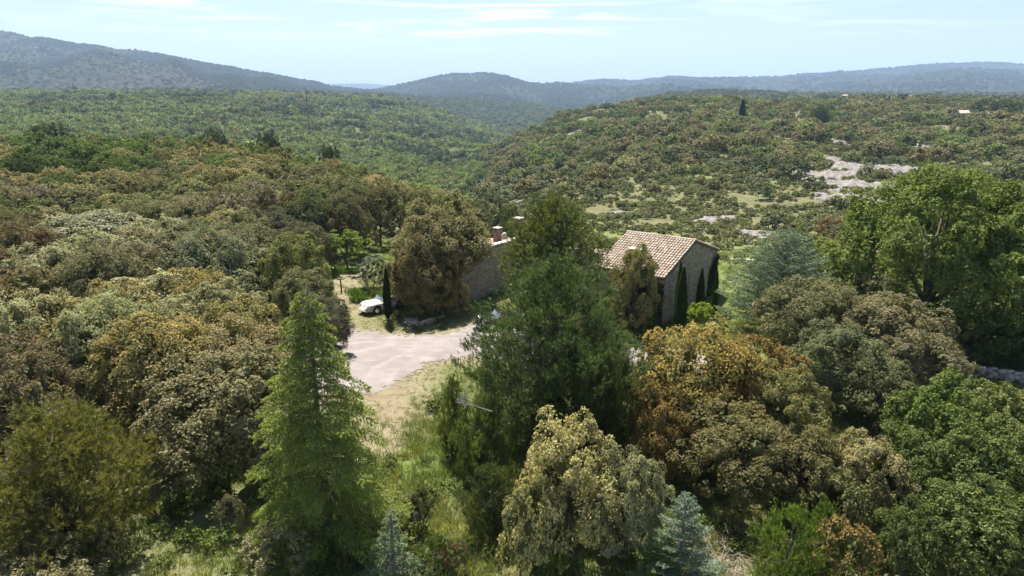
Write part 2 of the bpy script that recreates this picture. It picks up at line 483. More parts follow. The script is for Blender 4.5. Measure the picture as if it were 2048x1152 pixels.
def conifer(name, mat, seed, Rr, H, nb=240, droop=0.45, rise=0.15, blade=0.15, bw=0.035, dens=95, hang=0.7, zlow=0.05, shape=0.85, up=0.0, bark=None, step=0.13, layers=0, tipv=0.0, lr=(0.68, 1.12)):
    r = np.random.default_rng(seed); Cs = []; Ds = []; vs = []; mb = MB()
    rr = random.Random(seed)
    nseg = 10
    mb.tube([(0, 0, -0.2)] + [(rr.uniform(-.02, .02), rr.uniform(-.02, .02), H * (i + 1) / nseg) for i in range(nseg)],
            [0.034 * Rr * 1.6 + 0.03] + [max(0.012, (0.05 * Rr + 0.02) * (1 - (i + 1) / nseg) + 0.008) for i in range(nseg)], 8)
    for b in range(nb):
        h = zlow + (0.985 - zlow) * (b + r.random() * .6) / nb
        if layers:
            h = zlow + (0.985 - zlow) * (math.floor((h - zlow) / (0.985 - zlow) * layers) + 0.42 * r.random()) / layers
        Lb = Rr * max(1 - h, 0.0) ** shape * r.uniform(*lr) + 0.08
        az = b * 2.39996 + r.uniform(-.25, .25)
        o = np.array([math.cos(az), math.sin(az), 0]); sd = np.array([-o[1], o[0], 0]); z0 = h * H
        curve = lambda t: np.outer(t * Lb, o) + np.array([0, 0, 1]) * (z0 + Lb * ((rise + up * h) * t - droop * t * t))[:, None]
        pts = curve(np.array([0, .35, .7, 1.0])); mb.tube(pts, [0.012 * Lb + .012, .008 * Lb + .008, .006, .003], 3, caps=False)
        m = int(dens * Lb * (0.35 + 0.5 * Lb / max(Rr, .1))) + 14
        t = np.sqrt(r.uniform(0.03, 1, m)); t = np.round(t * Lb / step) * step / Lb + r.uniform(-.015, .015, m)
        t = np.clip(t, 0.08, 1.02)
        u = r.uniform(-1, 1, m); hw = (0.38 * (1.05 - t) + 0.07) * Lb
        p = curve(t) + np.outer(u * hw, sd) + np.outer(np.abs(u) * hw * 0.45, o)
        p[:, 2] -= hang * 0.30 * (np.abs(u) * hw) + hang * r.uniform(0, 0.10, m)
        d = unit(np.outer(np.ones(m) * 0.7, o) + np.outer(np.sign(u) * 0.55, sd) + np.array([0, 0, -1]) * hang * r.uniform(0.2, 1.3, (m, 1)) + np.array([0, 0, 1]) * (0.25 * (1 - hang)) + r.normal(0, .25, (m, 3)))
        Cs.append(p); Ds.append(d); vs.append(np.clip(r.normal(0.5, .16, m) + r.normal(0, .12), 0, 1) + tipv * np.clip((t - .55) / .4, 0, 1))
    Cs = np.concatenate(Cs); Ds = np.concatenate(Ds); v = np.concatenate(vs)
    V, Fc = leaves(r, Cs, Ds, 3, blade, bw, 0.5, quad=False)
    return np_mesh(name, V, Fc, mat, {'v': np.clip(np.repeat(v, 3), 0, 1)}), mb.mesh(name + '_trunk', bark or M_BARK, True)

def pine(name, mat, seed, Rr, H, ncl=420, ntuft=15, nn=9, nl=0.19, nw=0.024, wide=0.36, zlow=0.06, cl=0.42, upb=1.0, limbs=4):
    r = np.random.default_rng(seed); rr = random.Random(seed); mb = MB()
    mb.tube([(0, 0, -0.2), (.03, .02, H * .3), (-.05, .03, H * .55), (0, 0, H * .8)], [.045 * Rr + .06, .035 * Rr + .03, .015 * Rr + .02, .01], 8)
    q = (np.arange(ncl) + r.random(ncl)) / ncl
    h = zlow + (1 - zlow) * (1 - (1 - q) ** 0.62) ** 0.9 * .985
    az = r.uniform(0, 2 * np.pi, ncl)
    prof = np.where(h < wide, 0.6 + 0.4 * np.sin(np.clip((h - zlow) / (wide - zlow + 1e-6), 0, 1) * np.pi / 2), np.clip(1 - ((h - wide) / (1 - wide)) ** 2.5, 0.0, 1))
    lump = 1 + 0.16 * np.sin(az * 3 + h * 9 + seed) + 0.13 * np.sin(az * 5 - h * 17)
    inner = 0.9 * r.random(ncl) ** 1.7
    rad = Rr * prof * lump * (1 - inner)
    C = np.stack([rad * np.cos(az), rad * np.sin(az), h * H * (1 + .03 * np.sin(az * 4 + seed))], -1)
    O = unit(np.stack([np.cos(az), np.sin(az), np.zeros(ncl)], -1))
    for i in range(0, ncl, limbs):
        zb = max(H * 0.08, C[i, 2] - rad[i] * rr.uniform(.25, .6))
        if zb > H * .75: continue
        m = C[i] * np.array([.5, .5, 0]) + np.array([0, 0, zb + (C[i, 2] - zb) * .3])
        mb.tube([(0, 0, zb), m, C[i] - np.array([0, 0, .1])], [.018 + .006 * rad[i], .014, .005], 4, caps=False)
    csz = cl * r.uniform(.6, 1.25, ncl)
    Pt = np.repeat(C, ntuft, 0) + r.normal(0, 1, (ncl * ntuft, 3)) * np.array([1, 1, .85]) * 0.5 * np.repeat(csz, ntuft)[:, None]
    D = unit(np.array([0, 0, 1.0]) * upb + np.repeat(O, ntuft, 0) * 0.7 + r.normal(0, .30, (ncl * ntuft, 3)))
    Pt = np.concatenate([Pt, Pt + D * nl * 0.6]); D = np.concatenate([D, D])
    V, Fc = leaves(r, Pt, D, nn, nl, nw, 0.75, quad=False)
    vb = np.repeat(r.normal(.5, .16, ncl), ntuft); vb = np.concatenate([vb - .05, vb + .08]) + r.normal(0, .12, len(Pt))
    vb = np.repeat(vb, nn)
    # dark needles filling the heart of each clump, its inner shade in the colour
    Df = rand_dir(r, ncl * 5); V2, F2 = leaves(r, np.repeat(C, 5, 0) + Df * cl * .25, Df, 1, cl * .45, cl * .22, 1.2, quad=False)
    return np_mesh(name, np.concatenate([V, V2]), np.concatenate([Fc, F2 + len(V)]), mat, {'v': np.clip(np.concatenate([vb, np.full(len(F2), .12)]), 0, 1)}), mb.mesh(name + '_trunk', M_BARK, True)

def cypress(name, mat, seed, Rr=0.34, H=4.0, n=9000):
    r = np.random.default_rng(seed)
    h = r.random(n) ** 0.9; az = r.uniform(0, 2 * np.pi, n)
    prof = np.clip(h / 0.07, 0.5, 1) * (1 - np.clip((h - 0.40) / 0.60, 0, 1) ** 1.7 * 0.92) * (1 + .07 * np.sin(az * 3 + h * 8) + 0.05 * np.sin(h * 40 + az * 2))
    rad = Rr * prof * r.uniform(0.86, 1.02, n)
    C = np.stack([rad * np.cos(az), rad * np.sin(az), 0.3 + h * (H - .35)], -1)
    D = unit(np.stack([np.cos(az) * .35, np.sin(az) * .35, np.ones(n)], -1) + r.normal(0, .18, (n, 3)))
    V, Fc = leaves(r, C, D, 2, 0.12, 0.045, 0.4)
    mb = MB(); mb.tube([(0, 0, -.1), (0, 0, .5), (0, 0, H * .8)], [.06, .05, .02], 7)
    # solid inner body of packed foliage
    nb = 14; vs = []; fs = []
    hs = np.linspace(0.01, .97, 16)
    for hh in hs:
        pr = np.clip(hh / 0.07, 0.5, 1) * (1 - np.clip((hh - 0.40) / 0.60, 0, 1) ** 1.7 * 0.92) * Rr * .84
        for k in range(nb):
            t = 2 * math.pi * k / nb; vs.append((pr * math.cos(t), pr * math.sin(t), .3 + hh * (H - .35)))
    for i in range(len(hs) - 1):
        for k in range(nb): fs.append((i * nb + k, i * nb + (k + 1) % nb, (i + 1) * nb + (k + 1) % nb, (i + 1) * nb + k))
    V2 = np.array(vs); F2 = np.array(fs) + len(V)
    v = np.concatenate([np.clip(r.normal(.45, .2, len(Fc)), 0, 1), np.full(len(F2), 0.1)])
    return np_mesh(name, np.concatenate([V, V2]), np.concatenate([Fc, F2]), mat, {'v': v}), mb.mesh(name + '_trunk', M_BARK, True)

def blob_bush(name, mat, seed, Rr=1.0, H=1.6, n=2200, k=3, ll=.12, lw=.07, nl=9, flat=0.9):
    """low rounded shrub of a few lobes reaching the ground"""
    me, _ = oak_crown(name, mat, seed, Rr=Rr, H=H, z0=0.0, nl=nl, nc=5, nr=max(2, n // (nl * 5)), k=k, ll=ll, lw=lw, lobe=(0.34, 0.50), zmin=-0.6, fill=4)
    return me

# ------------------------------------------------------------------ instancing of masses (one object, geometry nodes)
def scatter(name, pts, scl, rz, tint, meshes):
    """one object that sets out copies of the given meshes on its points"""
    pts = np.asarray(pts, np.float32); n = len(pts)
    scl = np.asarray(scl, np.float32)
    if scl.ndim == 1: scl = np.stack([scl, scl, scl], -1)
    me = bpy.data.meshes.new(name)
    me.vertices.add(n); me.vertices.foreach_set('co', pts.ravel())
    a = me.attributes.new('scl', 'FLOAT_VECTOR', 'POINT'); a.data.foreach_set('vector', scl.ravel())
    rot = np.zeros((n, 3), np.float32); rot[:, 2] = rz
    a = me.attributes.new('rot', 'FLOAT_VECTOR', 'POINT'); a.data.foreach_set('vector', rot.ravel())
    a = me.attributes.new('tint', 'FLOAT_COLOR', 'POINT')
    a.data.foreach_set('color', np.concatenate([np.asarray(tint, np.float32), np.ones((n, 1), np.float32)], 1).ravel())
    a = me.attributes.new('pick', 'INT', 'POINT'); a.data.foreach_set('value', rng.integers(0, len(meshes), n).astype(np.int32))
    o = link(name, me)
    col = bpy.data.collections.new(name + '_sources')
    for i, m in enumerate(meshes):
        col.objects.link(bpy.data.objects.new('%s_source_%02d' % (name, i), m))
    g = bpy.data.node_groups.new(name, 'GeometryNodeTree')
    g.interface.new_socket('Geometry', in_out='INPUT', socket_type='NodeSocketGeometry')
    g.interface.new_socket('Geometry', in_out='OUTPUT', socket_type='NodeSocketGeometry')
    n_ = g.nodes.new; L = g.links.new
    gi = n_('NodeGroupInput'); go = n_('NodeGroupOutput')
    ip = n_('GeometryNodeInstanceOnPoints'); ci = n_('GeometryNodeCollectionInfo')
    ci.inputs[0].default_value = col; ci.inputs['Separate Children'].default_value = True; ci.inputs['Reset Children'].default_value = True
    ip.inputs['Pick Instance'].default_value = True
    def at(nm, ty):
        x = n_('GeometryNodeInputNamedAttribute'); x.data_type = ty; x.inputs[0].default_value = nm
        return [s for s in x.outputs if s.enabled and s.name == 'Attribute'][0]
    e2r = n_('FunctionNodeEulerToRotation')
    L(gi.outputs[0], ip.inputs['Points']); L(ci.outputs[0], ip.inputs['Instance'])
    L(at('pick', 'INT'), ip.inputs['Instance Index']); L(at('scl', 'FLOAT_VECTOR'), ip.inputs['Scale'])
    L(at('rot', 'FLOAT_VECTOR'), e2r.inputs[0]); L(e2r.outputs[0], ip.inputs['Rotation'])
    L(ip.outputs[0], go.inputs[0])
    md = o.modifiers.new('scatter', 'NODES'); md.node_group = g
    o['kind'] = 'stuff'
    return o

# ================================================================== THE SETTING
def sd_poly(x, y, poly):
    """signed distance to a polygon, positive inside"""
    x = np.asarray(x, float); y = np.asarray(y, float)
    d = np.full(x.shape, 1e9); ins = np.zeros(x.shape, bool)
    n = len(poly)
    for i in range(n):
        ax, ay = poly[i]; bx, by = poly[(i + 1) % n]
        ex, ey = bx - ax, by - ay
        t = np.clip(((x - ax) * ex + (y - ay) * ey) / (ex * ex + ey * ey + 1e-9), 0, 1)
        d = np.minimum(d, np.hypot(x - ax - t * ex, y - ay - t * ey))
        c = ((ay > y) != (by > y)) & (x < (bx - ax) * (y - ay) / (by - ay + 1e-12) + ax)
        ins ^= c
    return np.where(ins, d, -d)
def d_line(x, y, pts, hw):
    x = np.asarray(x, float); y = np.asarray(y, float); d = np.full(x.shape, 1e9)
    for (ax, ay), (bx, by) in zip(pts[:-1], pts[1:]):
        ex, ey = bx - ax, by - ay
        t = np.clip(((x - ax) * ex + (y - ay) * ey) / (ex * ex + ey * ey), 0, 1)
        d = np.minimum(d, np.hypot(x - ax - t * ex, y - ay - t * ey))
    return hw - d

YARD = [P(*p) for p in [(560, 640), (690, 648), (735, 660), (800, 668), (860, 669), (915, 662), (948, 640), (1010, 640), (1120, 690), (1120, 720), (945, 716), (868, 728), (800, 768), (750, 785), (640, 800), (540, 760)]]
DRIVE = [P(*p) for p in [(1060, 700), (1280, 712), (1530, 742), (1700, 745), (1850, 725)]]
TRACK = [P(*p) for p in [(765, 770), (772, 815), (760, 850), (742, 900)]]
GARDEN = [P(*p) for p in [(720, 535), (690, 565), (700, 600), (715, 622)]]
def yard_d(x, y):
    return np.maximum(sd_poly(x, y, YARD), d_line(x, y, DRIVE, 1.5))
def track_d(x, y):
    return np.maximum(d_line(x, y, TRACK, 1.25), d_line(x, y, GARDEN, 1.0))

OUTC = [  # photograph centre, width px, height px of each limestone patch on the slope
 (1600,350,54,16),(1655,356,80,15),(1712,372,96,20),(1775,345,84,18),(1668,333,50,14),(1728,338,66,13),(1700,400,70,16),(1735,405,46,12),
 (1660,318,26,16),(1828,294,52,10),(1674,284,20,12),(1097,297,28,12),(972,352,40,12),(1152,268,22,7),(1240,428,34,9),(1036,406,30,10),
 (1422,441,44,16),(1462,438,30,14),(1508,468,44,14),(1545,478,44,14),(1392,463,34,9),(1500,486,30,8),(1568,342,20,8),(1210,255,16,5),
 (1560,455,34,8),(1905,372,30,10),(1063,286,16,6),(915,372,26,8)]
OUTW = []
for (px, py, wpx, hpx) in OUTC:
    X, Y = hit(px, py)
    m = m_per_px(Y, T1(X, Y))
    ang = math.atan2(CAM_H - T1(X, Y), Y)
    OUTW.append((X, Y, wpx * m * 0.5, min(hpx * m * 0.5 / max(math.sin(ang), .08) * 0.8, wpx * m * 1.0)))
def stone_mask(x, y):
    q = np.full(np.shape(x), -9.0)
    for (X, Y, a, b) in OUTW:
        q = np.maximum(q, 1.6 - np.hypot((x - X) / a, (y - Y) / b))
    return q

FIELDS = [(P(510, 262, -12), 70, 30), (P(1470, 345, -7), 16, 34), (P(1190, 455, -3), 12, 22), (P(1600, 190, -3), 60, 100)]

# ground sheet ------------------------------------------------------
def ground_mesh():
    yr = np.concatenate([np.arange(-60, 14, 4.0), np.arange(14, 80, 0.8), np.exp(np.linspace(math.log(80), math.log(15000), 330))])
    sr = np.linspace(-1.75, 1.75, 330)
    Sg, Yg = np.meshgrid(sr, yr)
    X = Sg * (np.maximum(Yg, 0) + 55); Y = Yg
    Z = terrain(X, Y)
    Z = np.where(yard_d(X, Y) > -3, Z * 0 + 0.0 + fbm(X / 5, Y / 5, 2) * 0.02, Z)
    h, w_ = X.shape
    idx = np.arange(h * w_).reshape(h, w_)
    Fc = np.stack([idx[:-1, :-1], idx[:-1, 1:], idx[1:, 1:], idx[1:, :-1]], -1).reshape(-1, 4)
    x = X.ravel(); y = Y.ravel()
    yd = yard_d(x, y); td = track_d(x, y)
    dry = np.clip(1 + yd / 1.6, 0, 1) * 0.8 + np.clip(0.9 + td / 0.9, 0, 1) * 0.7
    for (gx, gy) in [P(690, 570), P(830, 790), P(1440, 1110), P(800, 850)]:
        dry = dry + 0.9 * np.clip(1.2 - np.hypot(x - gx, (y - gy)) / 2.6, 0, 1)
    lush = np.zeros_like(x)
    for (c, a, b) in [(P(1550, 600), 14, 30), (P(1250, 520), 12, 16), (P(820, 930), 5, 8), (P(700, 520), 6, 8)] + [(f[0], f[1], f[2]) for f in FIELDS]:
        lush = np.maximum(lush, np.clip(1.5 - np.hypot((x - c[0]) / a, (y - c[1]) / b), 0, 1))
    slope = np.clip((y - 85) / 40, 0, 1) * np.clip((700 - y) / 200, 0, 1) * np.clip((x / np.maximum(y, 1) + 0.02) / 0.06, 0, 1)
    far = np.clip((y - 120) / 150, 0, 1) * (1 - slope)
    st = np.clip(stone_mask(x, y), 0, 1) * 1.0
    me = np_mesh('ground', np.stack([x, y, Z.ravel()], -1), Fc, None,
                 {'dry': np.clip(dry, 0, 1), 'lush': lush, 'slope': slope, 'far': far, 'stone': st}, smooth=True)
    return me

def ground_material():
    m, t, o = new_mat('ground_cover'); n = t.nodes.new; L = t.links.new
    tc = n('ShaderNodeTexCoord')
    def nz(scale, det=6, lo=.35, hi=.65, rough=.6):
        x = n('ShaderNodeTexNoise'); x.inputs['Scale'].default_value = scale; x.inputs['Detail'].default_value = det; x.inputs['Roughness'].default_value = rough
        L(tc.outputs['Object'], x.inputs['Vector'])
        r_ = n('ShaderNodeMapRange'); r_.inputs[1].default_value = lo; r_.inputs[2].default_value = hi; L(x.outputs['Fac'], r_.inputs[0]); return r_.outputs[0]
    def mix(f, a, b):
        x = n('ShaderNodeMixRGB')
        for i, s in ((0, f), (1, a), (2, b)):
            if isinstance(s, tuple): x.inputs[i].default_value = (*s, 1)
            elif isinstance(s, float): x.inputs[i].default_value = s
            else: L(s, x.inputs[i])
        return x.outputs[0]
    def att(nm):
        a = n('ShaderNodeAttribute'); a.attribute_name = nm; return a.outputs['Fac']
    def math_(op, a, b):
        x = n('ShaderNodeMath'); x.operation = op; x.use_clamp = True
        for i, s in ((0, a), (1, b)):
            if isinstance(s, float): x.inputs[i].default_value = s
            else: L(s, x.inputs[i])
        return x.outputs[0]
    fine = nz(3.0, 8, .3, .7, .7); mid = nz(0.45, 6); big = nz(0.05, 5, .4, .6)
    grass = mix(mid, (0.085, 0.105, 0.030), (0.155, 0.165, 0.060))
    grass = mix(fine, grass, (0.19, 0.18, 0.085))
    lush = mix(fine, (0.11, 0.155, 0.038), (0.17, 0.205, 0.065))
    grass = mix(math_('MULTIPLY', att('lush'), 0.9), grass, lush)
    dryc = mix(fine, (0.23, 0.18, 0.115), (0.32, 0.265, 0.19))
    d2 = math_('SUBTRACT', math_('ADD', att('dry'), math_('MULTIPLY', mid, 0.5)), 0.35)
    grass = mix(d2, grass, dryc)
    slo = mix(nz(0.25, 8, .4, .6, .7), (0.095, 0.10, 0.042), (0.15, 0.145, 0.065))
    slo = mix(nz(1.2, 8, .5, .7, .7), slo, (0.19, 0.175, 0.11))
    slo = mix(math_('MULTIPLY', att('lush'), 0.8), slo, (0.135, 0.155, 0.05))
    grass = mix(att('slope'), grass, slo)
    forest = mix(big, (0.055, 0.075, 0.028), (0.095, 0.105, 0.045))
    forest = mix(nz(0.012, 4, .45, .6), forest, (0.105, 0.10, 0.05))
    forest = mix(math_('MULTIPLY', att('lush'), 0.9), forest, (0.17, 0.20, 0.075))
    grass = mix(att('far'), grass, forest)
    stn = math_('SUBTRACT', math_('ADD', att('stone'), math_('MULTIPLY', nz(0.5, 8, .4, .62, .7), 0.9)), 0.85)
    stn = math_('MULTIPLY', stn, 3.0)
    grass = mix(stn, grass, (0.30, 0.275, 0.25))
    bs = n('ShaderNodeBsdfPrincipled'); bs.inputs['Roughness'].default_value = 0.95; bs.inputs['Specular IOR Level'].default_value = 0.1
    L(grass, bs.inputs['Base Color'])
    bp = n('ShaderNodeBump'); bp.inputs['Strength'].default_value = 0.6; bp.inputs['Distance'].default_value = 0.15
    L(fine, bp.inputs['Height']); L(bp.outputs[0], bs.inputs['Normal'])
    L(bs.outputs[0], o.inputs[0])
    return m
g_me = ground_mesh(); g_me.materials.append(ground_material())
tag(link('ground', g_me), kind='structure')

# flush sheets --------------------------------------------------------
def sheet(name, fn, bbox, cell, zo, mat, rough=0.35, nscale=0.7, fray=0.9, attr=None):
    x0, x1, y0, y1 = bbox
    xs = np.arange(x0, x1, cell); ys = np.arange(y0, y1, cell)
    X, Y = np.meshgrid(xs, ys)
    jx = X + rng.uniform(-.3, .3, X.shape) * cell; jy = Y + rng.uniform(-.3, .3, X.shape) * cell
    d = fn(jx, jy) + rough * (fbm(X / nscale, Y / nscale, 3)) * 1.3 + fray * (rng.random(X.shape) - .5)
    keep = (d[:-1, :-1] > 0) & (d[1:, 1:] > 0) & (d[:-1, 1:] > 0) & (d[1:, :-1] > 0)
    idx = np.arange(X.size).reshape(X.shape)
    Fc = np.stack([idx[:-1, :-1], idx[:-1, 1:], idx[1:, 1:], idx[1:, :-1]], -1)[keep]
    Zt = terrain(jx, jy) if y1 > 60 else fbm(jx / 5, jy / 5, 2) * 0.02
    V = np.stack([jx.ravel(), jy.ravel(), (Zt + zo).ravel()], -1)
    used = np.unique(Fc); mp_ = np.full(len(V), -1); mp_[used] = np.arange(len(used))
    me = np_mesh(name, V[used], mp_[Fc], mat, {'v': attr(V[used][:, 0], V[used][:, 1])} if attr else None, smooth=True)
    return tag(link(name, me), kind='structure')

def gravel_mat(name, c1, c2, c3):
    m, t, o = new_mat(name); n = t.nodes.new; L = t.links.new
    tc = n('ShaderNodeTexCoord'); cols = None
    a = n('ShaderNodeTexNoise'); a.inputs['Scale'].default_value = 0.35; a.inputs['Detail'].default_value = 6
    b = n('ShaderNodeTexNoise'); b.inputs['Scale'].default_value = 9; b.inputs['Detail'].default_value = 8; b.inputs['Roughness'].default_value = .8
    st = n('ShaderNodeMapping'); st.inputs['Scale'].default_value = (0.7, 1.3, 1); st.inputs['Rotation'].default_value = (0, 0, R(-12))
    L(tc.outputs['Object'], a.inputs['Vector']); L(tc.outputs['Object'], b.inputs['Vector'])
    c = n('ShaderNodeTexNoise'); c.inputs['Scale'].default_value = 0.9; c.inputs['Detail'].default_value = 5
    L(tc.outputs['Object'], st.inputs[0]); L(st.outputs[0], c.inputs['Vector'])
    def mr(s, lo, hi):
        x = n('ShaderNodeMapRange'); x.inputs[1].default_value = lo; x.inputs[2].default_value = hi; L(s, x.inputs[0]); return x.outputs[0]
    m1 = n('ShaderNodeMixRGB'); L(mr(a.outputs['Fac'], .4, .6), m1.inputs[0]); m1.inputs[1].default_value = (*c1, 1); m1.inputs[2].default_value = (*c2, 1)
    m2 = n('ShaderNodeMixRGB'); L(mr(c.outputs['Fac'], .45, .7), m2.inputs[0]); L(m1.outputs[0], m2.inputs[1]); m2.inputs[2].default_value = (*c3, 1)
    m3 = n('ShaderNodeMixRGB'); m3.blend_type = 'MULTIPLY'; m3.inputs[0].default_value = 0.5
    r3 = n('ShaderNodeValToRGB'); L(mr(b.outputs['Fac'], .35, .65), r3.inputs[0]); r3.color_ramp.elements[0].color = (.55, .53, .5, 1)
    L(m2.outputs[0], m3.inputs[1]); L(r3.outputs[0], m3.inputs[2])
    av = n('ShaderNodeAttribute'); av.attribute_name = 'v'; m4 = n('ShaderNodeMixRGB'); am = n('ShaderNodeMath'); am.operation = 'MULTIPLY'; am.inputs[1].default_value = .28
    L(av.outputs['Fac'], am.inputs[0]); L(am.outputs[0], m4.inputs[0]); L(m3.outputs[0], m4.inputs[1]); m4.inputs[2].default_value = (*[v * 1.12 for v in c3], 1); m3 = m4
    bs = n('ShaderNodeBsdfPrincipled'); bs.inputs['Roughness'].default_value = .95; bs.inputs['Specular IOR Level'].default_value = .1
    L(m3.outputs[0], bs.inputs['Base Color'])
    bp = n('ShaderNodeBump'); bp.inputs['Strength'].default_value = 0.5; bp.inputs['Distance'].default_value = 0.03
    L(b.outputs['Fac'], bp.inputs['Height']); L(bp.outputs[0], bs.inputs['Normal']); L(bs.outputs[0], o.inputs[0])
    return m
M_GRAVEL = gravel_mat('pale_gravel', (0.225, 0.194, 0.180), (0.265, 0.232, 0.217), (0.31, 0.28, 0.262))
M_DIRT = gravel_mat('dry_dirt', (0.21, 0.165, 0.105), (0.26, 0.215, 0.14), (0.25, 0.22, 0.13))
M_TRACKF = gravel_mat('pale_track', (0.30, 0.26, 0.22), (0.34, 0.30, 0.26), (0.36, 0.33, 0.29))
RUTS = [P(*p) for p in [(1250, 700), (1050, 686), (930, 684), (850, 700), (770, 740), (745, 775), (760, 830)]]
RUT2 = [P(*p) for p in [(1150, 690), (960, 690), (860, 684), (770, 684), (690, 700), (620, 740)]]
def ruts(x, y):
    q = np.zeros_like(x)
    for pts in (RUTS, RUT2):
        dd = 6 - d_line(x, y, pts, 6.0)
        q = np.maximum(q, np.exp(-((dd - .75) / .24) ** 2)); q = np.maximum(q, .35 * (dd < .6))
    return q * np.clip(.7 + fbm(x / 2, y / 2, 3), 0, 1)
sheet('gravel_yard', yard_d, (-17, 32, 34, 52), 0.10, 0.030, M_GRAVEL, 0.55, 1.0, 1.1, ruts)
sheet('dirt_path', track_d, (-12, -4, 27, 66), 0.10, 0.022, M_DIRT, 1.3, 0.6, 1.6)
FARPATH = [hit(*p) for p in [(1150, 487), (1240, 490), (1330, 505), (1430, 518), (1540, 521), (1660, 512), (1760, 505)]]
sheet('valley_track', lambda x, y: d_line(x, y, FARPATH, 0.75), (5, 50, 66, 105), 0.3, 0.10, M_TRACKF, 0.5, 1.5)

# limestone outcrops ---------------------------------------------------
M_LIME = plain('limestone', (0.235, 0.218, 0.20), 0.95, spec=.1, noise=(0.8, (0.10, 0.093, 0.083), 0.9), bump=0.8)
def outcrop(i, X, Y, a, b, label):
    n1 = 34; g_ = np.linspace(-1.25, 1.25, n1); U, V_ = np.meshgrid(g_, g_)
    a *= 1.6 if i < 12 else 1.45; b *= 1.9 if i < 12 else 1.7
    x = X + U * a; y = Y + V_ * b
    edge = 1 - np.hypot(U, V_) + 1.0 * fbm(x / (a * .40) + i * 3.3, y / (b * .45), 4)
    k = min(1.0, 0.35 + 0.06 * a)
    hgt = np.clip(edge * 1.6, -1, 1) * k
    hgt = np.where(hgt > 0, np.ceil(hgt / (k * .34)) * k * .26 + hgt * .25, hgt * 1.6) + 0.30 * fbm(x / 1.6, y / 1.6, 4) * k * 2
    z = terrain(x, y) + hgt - 0.02
    idx = np.arange(n1 * n1).reshape(n1, n1)
    Fc = np.stack([idx[:-1, :-1], idx[:-1, 1:], idx[1:, 1:], idx[1:, :-1]], -1).reshape(-1, 4)
    me = np_mesh('limestone_outcrop', np.stack([x.ravel() - X, y.ravel() - Y, z.ravel() - T1(X, Y)], -1), Fc, M_LIME)
    o = link('limestone_outcrop', me, loc=(X, Y, T1(X, Y)))
    tag(o, label, 'rock outcrop', 'bare limestone patches on the hillside')
pos = ['upper left arm of the big pale limestone patch', 'flat pale slab left of the middle of the big rock patch', 'long wide ledge at the heart of the big rock patch',
 'right upper ledge of the big limestone patch under trees', 'narrow limestone strip at the top of the big rock patch', 'pale shelf between bushes high on the big rock patch',
 'lowest slab of the big rock patch above the green oak', 'short lower ledge beside the big green oak top', 'small rock tip pointing uphill above the big patch',
 'thin white ledge on the wooded slope right of the big patch', 'tiny pale rock gap high among brown bushes', 'white quarry-like bank on the spur left of the slope',
 'pale rock patch at the valley edge beside the ridge trees', 'small rock scar high on the dark spur', 'low white rock streak in the meadow above the pine top',
 'pale stones at the foot of the slope behind the chimneys', 'broad gravelly rock scatter above the barn ridge', 'rock scatter right of the broad one above the barn',
 'pale stony patch above the blue cedar, left piece', 'pale stony patch above the blue cedar, right piece', 'flat faint rock streak just above the barn roof ridge',
 'thin rock strip in the meadow behind the cedar tip', 'small rock crumb left of the big limestone patch', 'faint rock fleck near the top of the dark spur',
 'faint rock streak between low bushes above the cedar', 'rock patch hidden behind the top of the green oak', 'little rock fleck beside the quarry-like bank', 'rock sliver at the valley rim above the ridge oaks']
for i, (X, Y, a, b) in enumerate(OUTW):
    outcrop(i, X, Y, a, b, pos[i])

# hills -----------------------------------------------------------------
def hill_mat(name, c1, c2, c3, sc1):
    m, t, o = new_mat(name); n = t.nodes.new; L = t.links.new
    tc = n('ShaderNodeTexCoord')
    def nz(s, lo, hi, d=6):
        x = n('ShaderNodeTexNoise'); x.inputs['Scale'].default_value = s; x.inputs['Detail'].default_value = d; x.inputs['Roughness'].default_value = .7
        L(tc.outputs['Object'], x.inputs['Vector']); r_ = n('ShaderNodeMapRange'); r_.inputs[1].default_value = lo; r_.inputs[2].default_value = hi
        L(x.outputs['Fac'], r_.inputs[0]); return r_.outputs[0], x
    a, _ = nz(sc1, .42, .58); b, bx = nz(sc1 * 12, .35, .65); c, _ = nz(sc1 * 0.4, .48, .62)
    def mix(f, p, q):
        x = n('ShaderNodeMixRGB'); L(f, x.inputs[0])
        for i, s in ((1, p), (2, q)):
            if isinstance(s, tuple): x.inputs[i].default_value = (*s, 1)
            else: L(s, x.inputs[i])
        return x.outputs[0]
    col = mix(a, c1, c2); col = mix(c, col, c3)
    col = mix(b, tuple(v * 0.35 for v in c1), col)
    bs = n('ShaderNodeBsdfPrincipled'); bs.inputs['Roughness'].default_value = 1; bs.inputs['Specular IOR Level'].default_value = 0
    L(col, bs.inputs['Base Color'])
    bp = n('ShaderNodeBump'); bp.inputs['Strength'].default_value = 1.0; bp.inputs['Distance'].default_value = 14
    L(bx.outputs['Fac'], bp.inputs['Height']); L(bp.outputs[0], bs.inputs['Normal'])
    L(bs.outputs[0], o.inputs[0]); return m

